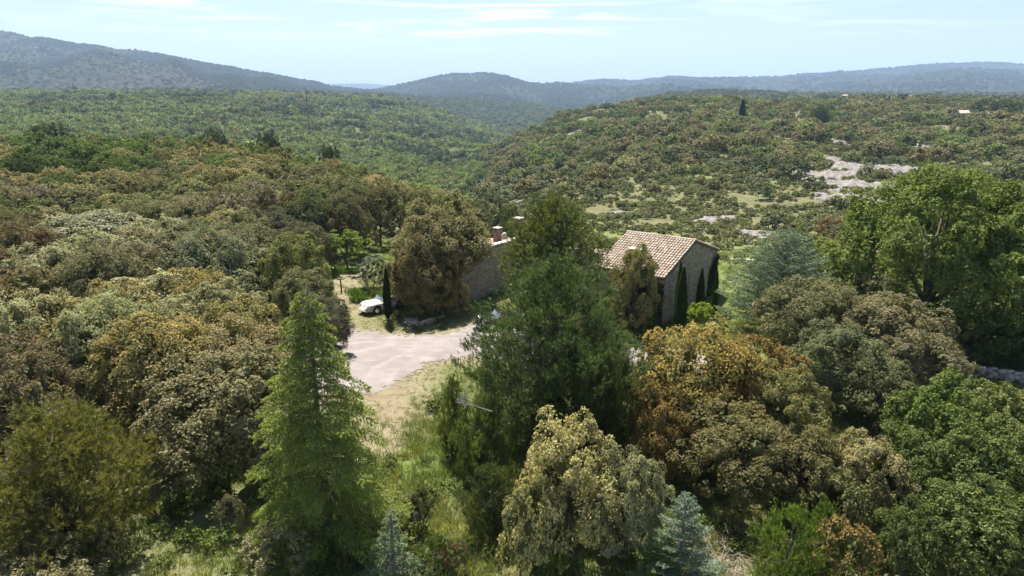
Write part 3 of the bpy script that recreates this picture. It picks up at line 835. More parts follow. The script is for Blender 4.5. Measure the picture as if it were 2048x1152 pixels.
HILLS = {}
def hill(name, sky_pts, Yc, Yf, Yb, mat, gul=1.0, ns=240, ny=110, base=0.0, power=1.0):
    us = np.array([p[0] for p in sky_pts], float); vs = np.array([p[1] for p in sky_pts], float)
    u = np.linspace(us[0], us[-1], ns); v = np.interp(u, us, vs)
    k = np.exp(-0.5 * (np.arange(-4, 5) / 1.6) ** 2); k /= k.sum(); v = np.convolve(np.pad(v, 4, mode='edge'), k, 'valid')
    yn = (576 - v) / F; slope = (-SP + yn * CP) / (CP + yn * SP); s = (u - 1024) / F / (CP + yn * SP)
    yc = Yc if np.ndim(Yc) else np.interp(u, [us[0], us[-1]], [Yc, Yc]) if not isinstance(Yc, tuple) else None
    crest = CAM_H + slope * yc
    t = np.concatenate([np.linspace(0, 1, ny), np.linspace(1.03, 1.8, 14)])
    Tt, Si = np.meshgrid(t, np.arange(ns), indexing='ij')
    Y = np.where(Tt <= 1, Yf + (yc[Si] - Yf) * Tt, yc[Si] + (Tt - 1) / .8 * (Yb - yc[Si]))
    Yw = Y * (1 + 0.0)
    X = s[Si] * Yw
    f = np.where(Tt <= 1, (Tt ** power) * (1 - 0.12 * np.sin(Tt * np.pi)), np.clip(1 - (Tt - 1) / .8 * 1.0, 0, 1) ** 1.2)
    H = (crest[Si] - base)
    sc_ = 420.0
    gu = ridged(X / sc_ + Y / (sc_ * 2.6), Y / (sc_ * 4.5), 4) * 0.10 + fbm(X / 900, Y / 900, 3) * 0.25
    env = np.clip(np.where(Tt <= 1, np.sin(np.clip(Tt, 0, 1) * np.pi) ** 0.8, -0.0), 0, 1)
    Z = base - 12 + (H + 12) * f + np.abs(H) * gu * env * gul + fbm(X / 60, Y / 60, 2) * 2.5 * (Tt < 1.01)
    # never let the face rise above the line from the eye to its own crest
    lim = CAM_H + slope[Si] * Y * 1.0 - 4 * (Tt < .97)
    Z = np.where(Tt <= 1, np.minimum(Z, lim), Z)
    idx = np.arange(Z.size).reshape(Z.shape)
    Fc = np.stack([idx[:-1, :-1], idx[:-1, 1:], idx[1:, 1:], idx[1:, :-1]], -1).reshape(-1, 4)
    HILLS[name] = (X[:ny], Y[:ny], Z[:ny])
    me = np_mesh(name, np.stack([X.ravel(), Y.ravel(), Z.ravel()], -1), Fc, mat, smooth=True)
    return tag(link(name, me), kind='structure')
H1 = hill_mat('scrub_hill', (0.06, 0.07, 0.033), (0.09, 0.088, 0.043), (0.11, 0.088, 0.055), 0.0035)
H2 = hill_mat('wooded_hill', (0.045, 0.062, 0.028), (0.065, 0.085, 0.036), (0.085, 0.085, 0.045), 0.004)
H3 = hill_mat('far_hill', (0.04, 0.05, 0.026), (0.055, 0.062, 0.032), (0.085, 0.08, 0.048), 0.0022)
hill('hills_far_ridge', [(600,176),(650,168),(700,167),(740,167),(790,172),(860,176)], 11500, 9500, 13000, H3, 0.4, 80, 20)
hill('hills_right', [(1000,186),(1060,172),(1110,168),(1150,165),(1200,158),(1270,161),(1300,157),(1340,152),(1400,156),(1500,154),(1550,153),(1600,148),(1650,147),(1680,141),(1700,144),(1750,138),(1800,134),(1850,128),(1900,126),(1950,124),(2048,128),(2400,140),(2700,170)], 6200, 2700, 8500, H3, 1.5, 300, 110, base=-60)
hill('hills_centre', [(740,180),(770,174),(830,163),(880,151),(905,147),(940,148),(955,146),(985,147),(1010,150),(1035,158),(1060,165),(1085,167),(1110,165),(1135,166),(1180,172),(1260,182)], 4600, 2200, 6200, H2, 1.4, 180, 90, base=-90)
hill('hills_left', [(-700,10),(-300,40),(-60,58),(0,62),(20,63),(60,75),(85,74),(130,84),(205,93),(230,98),(280,100),(330,110),(380,120),(440,130),(520,144),(570,153),(600,159),(640,164),(655,172),(720,178),(800,186)], 3900, 2100, 5600, H1, 1.8, 330, 120)
hill('hills_middle_spur', [(560,192),(700,188),(800,190),(860,196),(960,200),(1040,206),(1100,212),(1140,218),(1180,226)], 2300, 1500, 2900, H2, 0.8, 120, 50, base=-60)
hill('hills_low_knoll', [(1270,200),(1320,192),(1350,186),(1400,183),(1480,184),(1560,188),(1640,190),(1750,193)], 1500, 1000, 1900, H2, 0.5, 120, 50, base=-10)

# haze --------------------------------------------------------------------
hm, ht, ho = new_mat('valley_air')
hv = ht.nodes.new('ShaderNodeVolumePrincipled')
hv.inputs['Color'].default_value = (0.50, 0.69, 1.0, 1)
hv.inputs['Density'].default_value = 0.98e-4
hv.inputs['Anisotropy'].default_value = 0.0
ht.links.new(hv.outputs[0], ho.inputs['Volume'])
hz = MB(); hz.box((0, 7400, 215), (34000, 9200, 365))
o = hz.build('haze', hm); o['kind'] = 'stuff'

# ================================================================== BUILDINGS
M_RUBBLE = plain('rubble_stone', (0.3, 0.27, 0.23), 0.95, spec=.1, vmix=[(0.29, 0.24, 0.19), (0.41, 0.35, 0.28), (0.53, 0.46, 0.37), (0.43, 0.33, 0.25)], noise=(14, (0.24, 0.20, 0.16), 0.4), bump=.6)
M_MORTAR = plain('lime_mortar', (0.31, 0.26, 0.205), 0.95, spec=.1, noise=(5, (0.22, 0.18, 0.145), .6), bump=.5)
M_TILE = plain('clay_tile', (0.5, 0.36, 0.28), 0.9, spec=.1, vmix=[(0.31, 0.225, 0.17), (0.44, 0.35, 0.27), (0.51, 0.435, 0.345), (0.37, 0.275, 0.21), (0.43, 0.425, 0.33)], noise=(4, (0.25, 0.21, 0.17), .35))
M_UNDER = plain('roof_board', (0.16, 0.11, 0.085), .95)
M_IRON = plain('dark_iron', (0.04, 0.04, 0.045), .6, metal=.4)
M_WOOD = plain('weathered_wood', (0.20, 0.12, 0.07), .85, noise=(8, (0.11, 0.07, 0.05), .6))
M_DARK = plain('dark_interior', (0.012, 0.012, 0.014), .9)
M_PALEST = plain('pale_dressed_stone', (0.46, 0.42, 0.36), .9, noise=(6, (0.33, 0.30, 0.26), .5))

def stones(mb, org, ex, out_, L_, top, z0, seed, hole=None, size=(0.16, 0.46)):
    """irregular rubble courses on a wall face: org corner, ex along, out_ outward normal, top(t) wall height"""
    r = random.Random(seed); z = z0; up = Vector((0, 0, 1))
    while z < 9:
        h = r.uniform(0.13, 0.24); t = r.uniform(-.1, 0.0) + 0.05; any_ = False
        while t < L_ - 0.08:
            wd = min(r.uniform(*size), L_ - t)
            c = t + wd / 2
            if z + h < top(c) - 0.02:
                any_ = True
                if not (hole and hole(c, z + h / 2)):
                    dep = r.uniform(0.025, 0.06)
                    cc = org + ex * c + up * (z + h / 2 + r.uniform(-.015, .015)) + out_ * (dep * .5 - .004)
                    tl = r.uniform(-.06, .06)
                    a1 = (ex * math.cos(tl) + up * math.sin(tl)); a2 = out_.cross(a1)
                    mb.box(cc, (wd / 2 - .014, dep / 2, h / 2 - .012), (a1, out_, a2), r.random())
            t += wd
        z += h
        if not any_: break

def canal_tiles(mb, org, ex, up_, L_, S_, seed, sp=0.235, row=0.36, lift=0.03):
    """rows of tapering half-round tiles laid up a slope"""
    r = random.Random(seed); nrm = ex.cross(up_).normalized()
    if nrm.z < 0: nrm = -nrm
    nc = int(L_ / sp); nr_ = int(S_ / row)
    sp = L_ / nc; row = S_ / nr_
    for c in range(nc):
        cv = r.random()
        for q in range(nr_):
            b = org + ex * (sp * (c + .5) + r.uniform(-.012, .012)) + up_ * (row * q - .03) + nrm * (lift + r.uniform(0, .012))
            a_ = r.random() * .75 + cv * .25
            vs = []; ln = row + .07; sk = ex * r.uniform(-.015, .015)
            for k, (rad, off) in enumerate(((0.105, 0), (0.088, ln))):
                for i in range(5):
                    th = math.pi * i / 4
                    vs.append(b + sk * k + ex * (math.cos(th) * rad) + nrm * (math.sin(th) * rad * .95 + (.035 if k == 0 else 0)) + up_ * off)
            mb.add(vs, [(0, 1, 6, 5), (1, 2, 7, 6), (2, 3, 8, 7), (3, 4, 9, 8), (0, 4, 3, 2, 1)], a_)

def wall_prism(mb, org, ex, out_, poly, thick):
    """poly: (t,z) outline extruded inwards"""
    n_ = len(poly); up = Vector((0, 0, 1))
    a = [org + ex * t + up * z for t, z in poly]; b = [p - out_ * thick for p in a]
    fs = [tuple(range(n_)), tuple(range(2 * n_ - 1, n_ - 1, -1))] + [(i, (i + 1) % n_, n_ + (i + 1) % n_, n_ + i) for i in range(n_)]
    mb.add(a + b, fs)

V3 = Vector; EX = V3((1, 0, 0)); EY = V3((0, 1, 0)); UP = V3((0, 0, 1))
# the barn: local x runs along the gable away from us, y along the ridge to the left and back
BA = (11.3, 48.6); BROT = math.atan2(0.811, 0.585)
BW, BL, BE, BR_ = 10.9, 5.75, 3.72, 5.42
barn = empty('stone_barn', (BA[0], BA[1], 0), BROT)
tag(barn, 'old rubble stone barn with clay tile gable roof behind cypresses', 'building')
mb = MB(); gpoly = [(0, -.6), (BW, -.6), (BW, BE), (BW / 2, BR_), (0, BE)]
wall_prism(mb, V3((0, 0, 0)), EX, -EY, gpoly, .5); mb.build('gable_wall', M_MORTAR, barn)
mb = MB(); wall_prism(mb, V3((0, BL - .5, 0)), EX, -EY, gpoly, .5); mb.build('gable_wall', M_MORTAR, barn)
# near side wall (x = 0) with an arched doorway near its far end
mb = MB(); gy0, gy1, gh = 4.15, 5.05, 1.75
wall_prism(mb, V3((0, .5, 0)), EY, -EX, [(0, -.6), (gy0 - .5, -.6), (gy0 - .5, BE), (0, BE)], .5)
wall_prism(mb, V3((0, .5, 0)), EY, -EX, [(gy1 - .5, -.6), (BL - 1.0, -.6), (BL - 1.0, BE), (gy1 - .5, BE)], .5)
arch = [(gy0 - .5, BE)] + [(gy0 - .5 + (gy1 - gy0) * i / 8, gh + .42 * math.sin(math.pi * i / 8)) for i in range(9)] + [(gy1 - .5, BE)]
wall_prism(mb, V3((0, .5, 0)), EY, -EX, arch, .5)
mb.build('side_wall', M_MORTAR, barn)
mb = MB(); wall_prism(mb, V3((BW, .5, 0)), EY, EX, [(0, -.6), (BL - 1, -.6), (BL - 1, BE), (0, BE)], .5); mb.build('side_wall', M_MORTAR, barn)
gt = lambda t: BE + (BR_ - BE) * (1 - abs(t - BW / 2) / (BW / 2))
win = lambda t, z: 4.2 < t < 5.0 and 1.3 < z < 3.0
mb = MB(); stones(mb, V3((0, 0, 0)), EX, -EY, BW, gt, 0, 1, hole=win); stones(mb, V3((0, 0, 0)), EY, -EX, BL, lambda t: BE, 0, 2, hole=lambda t, z: gy0 - .12 < t < gy1 + .12 and z < gh + .55)
o = mb.build('rubble_stones', M_RUBBLE, barn); o['kind'] = 'stuff'
mb = MB(); stones(mb, V3((0, 0, 0)), EX, -EY, 0.02, gt, 0, 1)
# blocked tall window on the gable
mb = MB()
for (t0, t1, z0_, z1_) in ((4.22, 4.34, 1.3, 2.95), (4.86, 4.98, 1.3, 2.95), (4.16, 5.04, 1.2, 1.3)):
    mb.box(((t0 + t1) / 2, -.03, (z0_ + z1_) / 2), ((t1 - t0) / 2, .05, (z1_ - z0_) / 2))
for i in range(6):
    a1 = math.pi * (i + .5) / 6; mb.box((4.6 - .32 * math.cos(a1), -.03, 2.95 + .2 * math.sin(a1)), (.07, .05, .09))
o = mb.build('window', M_PALEST, barn, loc=None); o['label'] = 'tall blocked window with pale stone surround'
mb = MB(); mb.box((4.6, .02, 2.1), (.26, .03, .82)); mb.build('stone_infill', M_MORTAR, o)
mb = MB()
for i in range(9):
    a1 = math.pi * (i + .5) / 9; mb.box((-.03, (gy0 + gy1) / 2 - .55 * math.cos(a1), gh + .05 + .47 * math.sin(a1)), (.06, .09, .11), a=random.random())
for s_, yy in ((0, gy0 - .09), (1, gy1 + .09)):
    for k in range(6): mb.box((-.03, yy, .15 + k * .3), (.06, .09 + .03 * (k % 2), .14), a=random.random())
dr = mb.build('doorway', M_PALEST, barn); dr['label'] = 'pale stone arched doorway with iron grille'
mb = MB()
for k in range(6): mb.tube([(.10, gy0 + .08 + k * .148, 0), (.10, gy0 + .08 + k * .148, gh + .36)], [.02, .02], 5)
for z in (.1, .95, gh): mb.box((.10, (gy0 + gy1) / 2, z), (.015, .45, .025))
mb.build('iron_grille', M_IRON, dr)
mb = MB(); mb.box((.42, (gy0 + gy1) / 2, 1.1), (.02, .5, 1.1)); mb.build('doorway_shade_panel', M_DARK, dr)  # near-black panel, shade of the unlit barn inside put in as colour
# roof
for side in (0, 1):
    e = V3((-.32, -.14, BE - .05)) if side == 0 else V3((BW + .32, -.14, BE - .05))
    rg = V3((BW / 2, -.14, BR_ + .06)); up_ = (rg - e); S_ = up_.length; up_ = up_ / S_
    L_ = BL + .28; nrm = EY.cross(up_); nrm = nrm if nrm.z > 0 else -nrm
    mb = MB(); vs = [e, e + EY * L_, rg + EY * L_, rg]; vs2 = [v - nrm * .1 for v in vs]
    mb.add(vs + vs2, [(0, 1, 2, 3), (7, 6, 5, 4), (0, 4, 5, 1), (1, 5, 6, 2), (2, 6, 7, 3), (3, 7, 4, 0)])
    slab = mb.build('roof', M_UNDER, barn)
    mb = MB(); canal_tiles(mb, e, EY, up_, L_, S_, 5 + side); tl = mb.build('roof_tiles', M_TILE, slab); tl['kind'] = 'stuff'
mb = MB(); r_ = random.Random(3)
for k in range(14):
    y0_ = -.14 + k * (BL + .28) / 14; vs = []
    for q, yy in enumerate((y0_, y0_ + .46)):
        for i in range(6):
            th = math.pi * i / 5; rad = .15 - .02 * q
            vs.append((BW / 2 + math.cos(th) * rad, yy, BR_ + .10 + math.sin(th) * rad))
    mb.add(vs, [(i, i + 1, i + 7, i + 6) for i in range(5)] + [(0, 5, 4, 3, 2, 1)], r_.random())
o = mb.build('ridge_tiles', M_TILE, barn); o['kind'] = 'stuff'
# flat-topped vent on the near slope
vx, vy = 2.45, 3.55; vz = BE + (BR_ - BE) * (vx / (BW / 2))
mb = MB(); mb.box((vx, vy, vz + .12), (.28, .42, .28)); vt = mb.build('roof_vent', M_DARK, barn)
mb = MB(); mb.box((vx - .05, vy, vz + .46), (.45, .62, .035)); mb.build('vent_slab', plain('grey_slab', (.36, .34, .31), .9, noise=(5, (.22, .21, .2), .5)), vt)

# the farmhouse wing: only its front wall, parapet and chimneys show between the trees
HB = (-4.3, 53.4); HROT = R(52.6)
hs_ = empty('stone_farmhouse', (HB[0], HB[1], 0), HROT)
tag(hs_, 'stone farmhouse wall with pale coping and two chimneys behind the pine', 'building')
HL, HH = 9.2, 4.15
mb = MB(); wall_prism(mb, V3((0, 0, 0)), EX, -EY, [(0, -.5), (HL, -.5), (HL, HH), (0, HH)], .5); mb.build('front_wall', M_MORTAR, hs_)
mb = MB(); wall_prism(mb, V3((0, 6.5, 0)), EX, -EY, [(0, -.5), (HL, -.5), (HL, HH - .9), (0, HH - .9)], .5); mb.build('back_wall', M_MORTAR, hs_)
for xx in (0.25, HL - .25):
    mb = MB(); wall_prism(mb, V3((xx - .25, .5, 0)), EY, -EX, [(0, -.5), (6, -.5), (6, HH - .95), (0, HH - .05)], -.5); mb.build('end_wall', M_MORTAR, hs_)
mb = MB(); stones(mb, V3((0, 0, 0)), EX, -EY, HL, lambda t: HH, 0, 21); o = mb.build('rubble_stones', M_RUBBLE, hs_); o['kind'] = 'stuff'
r_ = random.Random(8)
t_ = -.1
while t_ < HL:
    l_ = r_.uniform(.45, .8); mb = MB()
    mb.box((0, 0, 0), (l_ / 2 - .012, .31 + r_.uniform(-.02, .02), .055), a=r_.random())
    o = mb.build('coping_stone', M_PALEST, hs_); o.location = (t_ + l_ / 2, .22, HH + .057 + r_.uniform(-.01, .015)); o.rotation_euler = (0, r_.uniform(-.02, .02), r_.uniform(-.02, .02)); t_ += l_
e = V3((0.5, .56, HH - .12)); dn = V3((0, 6.0, -.95)); S_ = dn.length; dn = dn / S_
mb = MB(); vs = [e, e + EX * (HL - 1), e + EX * (HL - 1) + dn * S_, e + dn * S_]; vs2 = [v - UP * .12 for v in vs]
mb.add(vs + vs2, [(0, 1, 2, 3), (7, 6, 5, 4), (0, 4, 5, 1), (1, 5, 6, 2), (2, 6, 7, 3), (3, 7, 4, 0)]); slab = mb.build('roof', M_UNDER, hs_)
mb = MB(); canal_tiles(mb, e + dn * S_, EX, -dn, HL - 1, S_, 15); tl = mb.build('roof_tiles', M_TILE, slab); tl['kind'] = 'stuff'
M_BRICK = plain('chimney_brick', (0.3, 0.17, 0.13), .95, vmix=[(0.24, 0.13, 0.10), (0.36, 0.22, 0.17), (0.30, 0.2, 0.16), (0.45, .38, .32)])
def chimney(x, y, z0, h, wd, seed):
    r = random.Random(seed); mb = MB(); mb.box((0, 0, h / 2), (wd - .02, wd - .02, h / 2)); c = mb.build('chimney', M_MORTAR, hs_); c.location = (x, y, z0)
    mb = MB(); z = 0.0
    while z < h - .05:
        for (ax_, nm) in ((EX, -EY), (EY, -EX), (EX, EY), (EY, EX)):
            t = -wd
            while t < wd - .05:
                l = min(r.uniform(.18, .28), wd - t); mb.box(nm * wd + ax_ * (t + l / 2) + UP * (z + .045), (l / 2 - .008, .02, .04), (ax_, nm, UP), r.random()); t += l
        z += .1
    o = mb.build('bricks', M_BRICK, c); o['kind'] = 'stuff'
    for sx in (-1, 1):
        for sy in (-1, 1):
            mb = MB(); mb.box((sx * wd * .8, sy * wd * .8, h + .09), (.06, .06, .09)); mb.build('cap_support', M_BRICK, c)
    mb = MB(); mb.box((0, 0, h + .215), (wd + .07, wd + .07, .035)); mb.build('cap_slab', M_PALEST, c)
def to_local(px, py, Y, org, rot):
    X, Yy, Z = at_depth(px, py, Y); dx_, dy_ = X - org[0], Yy - org[1]; c, s = math.cos(rot), math.sin(rot)
    return dx_ * c + dy_ * s, -dx_ * s + dy_ * c, Z
cx_, cy_, cz_ = to_local(995, 486, 59.5, HB, HROT); chimney(cx_, max(cy_, .9), HH - .35, 1.25, .27, 1)
cx_, cy_, cz_ = to_local(1037, 478, 63.5, HB, HROT); chimney(cx_, cy_, HH - .5, 1.55, .33, 2)
cx_, cy_, cz_ = to_local(1009, 480, 60.5, HB, HROT)
mb = MB()
prof_ = [(0.0, .02), (.28, .0), (.30, .35), (.27, .55), (.18, .72), (.06, .80)]
vs = []; fs = []
for (rd, z) in prof_[1:]:
    for k in range(10): vs.append((rd * math.cos(k * .6283), rd * math.sin(k * .6283), z))
for i in range(4):
    for k in range(10): fs.append((i * 10 + k, i * 10 + (k + 1) % 10, (i + 1) * 10 + (k + 1) % 10, (i + 1) * 10 + k))
fs.append(tuple(range(40, 50))); mb.add(vs, fs); o = mb.build('rounded_vent', M_PALEST, hs_, smooth=True); o.location = (cx_, max(cy_, 1.0), HH - .3)

# courtyard wall between farmhouse and barn
cw = empty('courtyard_wall', (8.35, 55.0, 0), BROT + R(90)); CL = 7.0; CHt = 3.75
tag(cw, 'tile-capped stone courtyard wall meeting the barn roof', 'wall')
mb = MB(); wall_prism(mb, V3((0, 0, 0)), EX, EY, [(0, -.5), (CL, -.5), (CL, CHt), (0, CHt)], .45); mb.build('wall_core', M_MORTAR, cw)
mb = MB(); stones(mb, V3((0, 0, 0)), EX, EY, CL, lambda t: CHt, 0, 31); o = mb.build('rubble_stones', M_RUBBLE, cw); o['kind'] = 'stuff'
mb = MB(); canal_tiles(mb, V3((0, .12, CHt + .02)), EX, V3((0, -1, .25)).normalized(), CL, .75, 33); o = mb.build('cap_tiles', M_TILE, cw); o['kind'] = 'stuff'

# dry stone wall beside the drive, at the right
def stone_row(name, pts, label, cat, rows, sz, mat, seed, group=None):
    r = random.Random(seed); L_ = 0; x0, y0 = pts[0]
    root = empty(name, (x0, y0, 0)); tag(root, label, cat, group); cnt = 0
    protos = []
    for k in range(8):
        V = np.array([v for v in [(-1,-1,-1),(1,-1,-1),(1,1,-1),(-1,1,-1),(-1,-1,1),(1,-1,1),(1,1,1),(-1,1,1)]], float) * 0.5
        V = V * np.array([1, .75, .65]) * (1 + np.array([[r.uniform(-.28, .15) for _ in range(3)] for _ in range(8)]))
        me = np_mesh('stone', V, [(0,3,2,1),(4,5,6,7),(0,1,5,4),(1,2,6,5),(2,3,7,6),(3,0,4,7)], mat, {'v': np.full(6, r.random())}); protos.append(me)
    for (ax, ay), (bx, by) in zip(pts[:-1], pts[1:]):
        d = math.hypot(bx - ax, by - ay); t = 0; an = math.atan2(by - ay, bx - ax)
        while t < d:
            s = r.uniform(*sz)
            for q in range(rows):
                if cnt >= 290: break
                o = link('stone', protos[r.randrange(8)], root)
                ox = r.uniform(-.12, .12) * (1 + rows * .3)
                o.location = (ax + (bx - ax) * t / d - x0 - math.sin(an) * ox, ay + (by - ay) * t / d - y0 + math.cos(an) * ox, s * .3 + q * sz[0] * .7)
                o.rotation_euler = (r.uniform(-.25, .25), r.uniform(-.25, .25), an + r.uniform(-.4, .4)); o.scale = (s, s, s * r.uniform(.8, 1.1)); cnt += 1
            t += s * .85
    return root
M_PINKST = plain('pinkish_limestone', (0.42, 0.36, 0.31), .95, vmix=[(0.33, 0.27, 0.23), (0.46, 0.40, 0.35), (0.54, 0.48, 0.42)], noise=(6, (.25, .22, .2), .4))
stone_row('dry_stone_wall', [P(1858, 738), P(1900, 742), P(1960, 752), P(2060, 768), P(2140, 790)], 'low dry stone wall of pinkish stones beside the drive', 'wall', 3, (.28, .48), M_PINKST, 4)
stone_row('stone_border', [P(812, 650), P(835, 653), P(862, 645), P(893, 637)], 'low curved stone border on the shaded grass', 'border', 2, (.22, .38), M_RUBBLE, 5)
r_ = random.Random(17)
for k, (px, py, s, lab) in enumerate([(1790, 792, .8, 'pale boulder at the left of the rock pile under the dark oak'), (1815, 770, .9, 'long pale boulder at the top of the rock pile'), (1838, 772, .6, 'small pale boulder beside the long one in the rock pile'),
        (1800, 812, .7, 'pale boulder half under green leaves below the rock pile'), (1885, 790, .4, 'small grey boulder beside the tan bush by the drive'), (1835, 800, .6, 'flat pale boulder on the right of the rock pile')]):
    X, Y = P(px, py); mb = MB(); n_ = 26; vs = []
    V = rand_dir(np.random.default_rng(k + 50), 60) * (1 + 0.25 * np.random.default_rng(k).random((60, 1)))
    import bmesh
    bm = bmesh.new()
    for v in V: bm.verts.new((v[0] * s, v[1] * s * .7, v[2] * s * .5))
    hl = bmesh.ops.convex_hull(bm, input=bm.verts); bmesh.ops.delete(bm, geom=[g for g in hl['geom_interior'] if isinstance(g, bmesh.types.BMVert)], context='VERTS')
    me = bpy.data.meshes.new('boulder'); bm.to_mesh(me); bm.free(); me.materials.append(M_PINKST)
    at_ = me.attributes.new('v', 'FLOAT', 'FACE'); at_.data.foreach_set('value', np.full(len(me.polygons), r_.random(), np.float32))
    tag(link('boulder', me, loc=(X, Y, s * .25)), lab, 'boulder', 'pale boulders by the drive')

# signpost, stone trough with plants, power pole
X, Y = P(683, 584); pr = empty('wooden_post', (X, Y, 0), R(12)); tag(pr, 'reddish wooden T-shaped post beside the garden path', 'post')
mb = MB(); mb.tube([(0, 0, -.2), (0.0, 0, .6), (-.03, 0, 1.12)], [.075, .07, .065], 7); mb.build('post', M_WOOD, pr)
mb = MB(); mb.box((-.10, 0, 1.17), (.22, .07, .05)); mb.build('crossbar', M_WOOD, pr)
X, Y = P(822, 645); tr_ = empty('stone_planter', (X, Y, 0), R(15)); tag(tr_, 'small stone planter with pinkish plant at the end of the stone border', 'planter')
mb = MB(); mb.box((0, 0, .16), (.42, .24, .16)); mb.box((0, 0, .33), (.46, .28, .03)); mb.build('trough', M_PALEST, tr_)
C = rand_dir(np.random.default_rng(4), 90, 0) * np.array([.34, .2, .26]) + [0, 0, .36]
V, Fc = leaves(np.random.default_rng(5), C, unit(C - [0, 0, .2]), 5, .12, .05, 1.0)
o = link('plant_leaves', np_mesh('plant_leaves', V, Fc, leaf_mat('planter_leaves', (.1, .1, .05), source='RGB', fixed=(.30, .17, .14))), tr_)
X, Y, Z = at_depth(613, 196, 700); gz = T1(X, Y); pp = empty('power_pole', (X, Y, gz)); tag(pp, 'tall dark power pole on the wooded ridge', 'pole')
hp = at_depth(613, 177, 700)[2] - gz
mb = MB(); mb.tube([(0, 0, -1), (0, 0, hp)], [.45, .3], 7); mb.build('pole', plain('pole_wood', (.08, .07, .06), .9), pp)
mb = MB(); mb.box((0, 0, hp - 1.2), (1.3, .15, .15)); mb.build('crossarm', M_IRON, pp)

# far houses on the plateau
M_FWALL = plain('far_wall', (0.34, 0.30, 0.26), .95, noise=(.8, (.26, .22, .19), .5)); M_FROOF = plain('far_roof', (0.52, 0.40, 0.33), .95, noise=(1.2, (.40, .29, .23), .6))
def far_house(px, py, Y, wpx, hpx, dep, label, wings=(), roofh=.42):
    X, Yy, Z = at_depth(px, py, Y); m = m_per_px(Y, Z); W_ = wpx * m; H_ = hpx * m; zg = Z - .8
    root = empty('house', (X, Yy, zg), R(random.uniform(-14, -6))); tag(root, label, 'house')
    def blk(cx, w_, h_, d_, yo=0):
        mb = MB(); rh = h_ * roofh; eh = h_ - rh + .8
        wall_prism(mb, V3((cx - w_ / 2, yo, 0)), EX, -EY, [(0, -1), (w_, -1), (w_, eh), (0, eh)], .4)
        wall_prism(mb, V3((cx - w_ / 2, yo + d_, 0)), EX, EY, [(0, -1), (w_, -1), (w_, eh), (0, eh)], .4)
        for q in (0, 1):
            wall_prism(mb, V3((cx - w_ / 2 + q * w_, yo + .4, 0)), EY, -EX if q == 0 else EX, [(0, -1), (d_ - .8, -1), (d_ - .8, eh), (d_ / 2 - .4, eh + rh * .9), (0, eh)], .4)
        wl = mb.build('wall', M_FWALL, root)
        for k in range(max(1, int(w_ / 3.2))):
            mb = MB(); mb.box((0, 0, 0), (.42, .03, .6)); o = mb.build('window', M_DARK, wl); o.location = (cx - w_ / 2 + (k + .5) * w_ / max(1, int(w_ / 3.2)), yo - .04, eh * .55)
        mb = MB(); x0, x1 = cx - w_ / 2 - .25, cx + w_ / 2 + .25
        vs = [(x0, yo - .35, eh), (x1, yo - .35, eh), (x1, yo + d_ / 2, eh + rh), (x0, yo + d_ / 2, eh + rh), (x0, yo + d_ + .35, eh), (x1, yo + d_ + .35, eh)]
        vs2 = [(a, b, c - .18) for a, b, c in vs]
        mb.add(vs + vs2, [(0, 1, 2, 3), (3, 2, 5, 4), (7, 6, 9, 8), (8, 9, 10, 11), (0, 6, 7, 1), (4, 5, 11, 10), (0, 3, 9, 6), (3, 4, 10, 9), (1, 7, 8, 2), (2, 8, 11, 5)]); mb.build('roof', M_FROOF, root)
    blk(0, W_, H_, dep)
    for (ox, sw, sh) in wings: blk(ox * W_, sw * W_, sh * H_, dep * .9, -1.2)
    return root
far_house(1929, 234, 430, 17, 13, 6, 'small far stone hut with pale roof among plateau trees')
far_house(1992, 237, 430, 30, 14, 8, 'long far farmhouse with pink roof beside dark plateau tree', wings=((.5, .35, .85),))
r_ = random.Random(4)
VIL = [(1648, 205), (1690, 200), (1540, 214), (1612, 207), (1760, 196), (1822, 199), (1330, 212), (1300, 208)]
vl = ['pale speck of a house on the far plain, ' + s for s in ('beside the sloping field', 'above the sloping field', 'below the low knoll', 'left of the sloping field', 'under the quarry scar', 'far right on the plain', 'at the knoll foot', 'left of the knoll')]
for (px, py), lb in zip(VIL, vl):
    X, Y, Z = at_depth(px, py, 1250 if px > 1400 else 1800); gz = T1(X, Y)
    root = empty('distant_house', (X, Y, gz), R(r_.uniform(-30, 30))); tag(root, lb, 'house', 'tiny houses on the far plain')
    wd = r_.uniform(4, 7); mb = MB(); mb.box((0, 0, 3), (wd, 4, 4)); mb.build('wall', plain('lime_render', (.5, .46, .4), .9) if px == 1648 else bpy.data.materials['lime_render'], root)
    mb = MB(); mb.add([(-wd - .4, -4.5, 7), (wd + .4, -4.5, 7), (wd + .4, 0, 9), (-wd - .4, 0, 9), (-wd - .4, 4.5, 7), (wd + .4, 4.5, 7)], [(0, 1, 2, 3), (3, 2, 5, 4), (0, 3, 4), (1, 5, 2)]); mb.build('roof', M_FROOF, root)

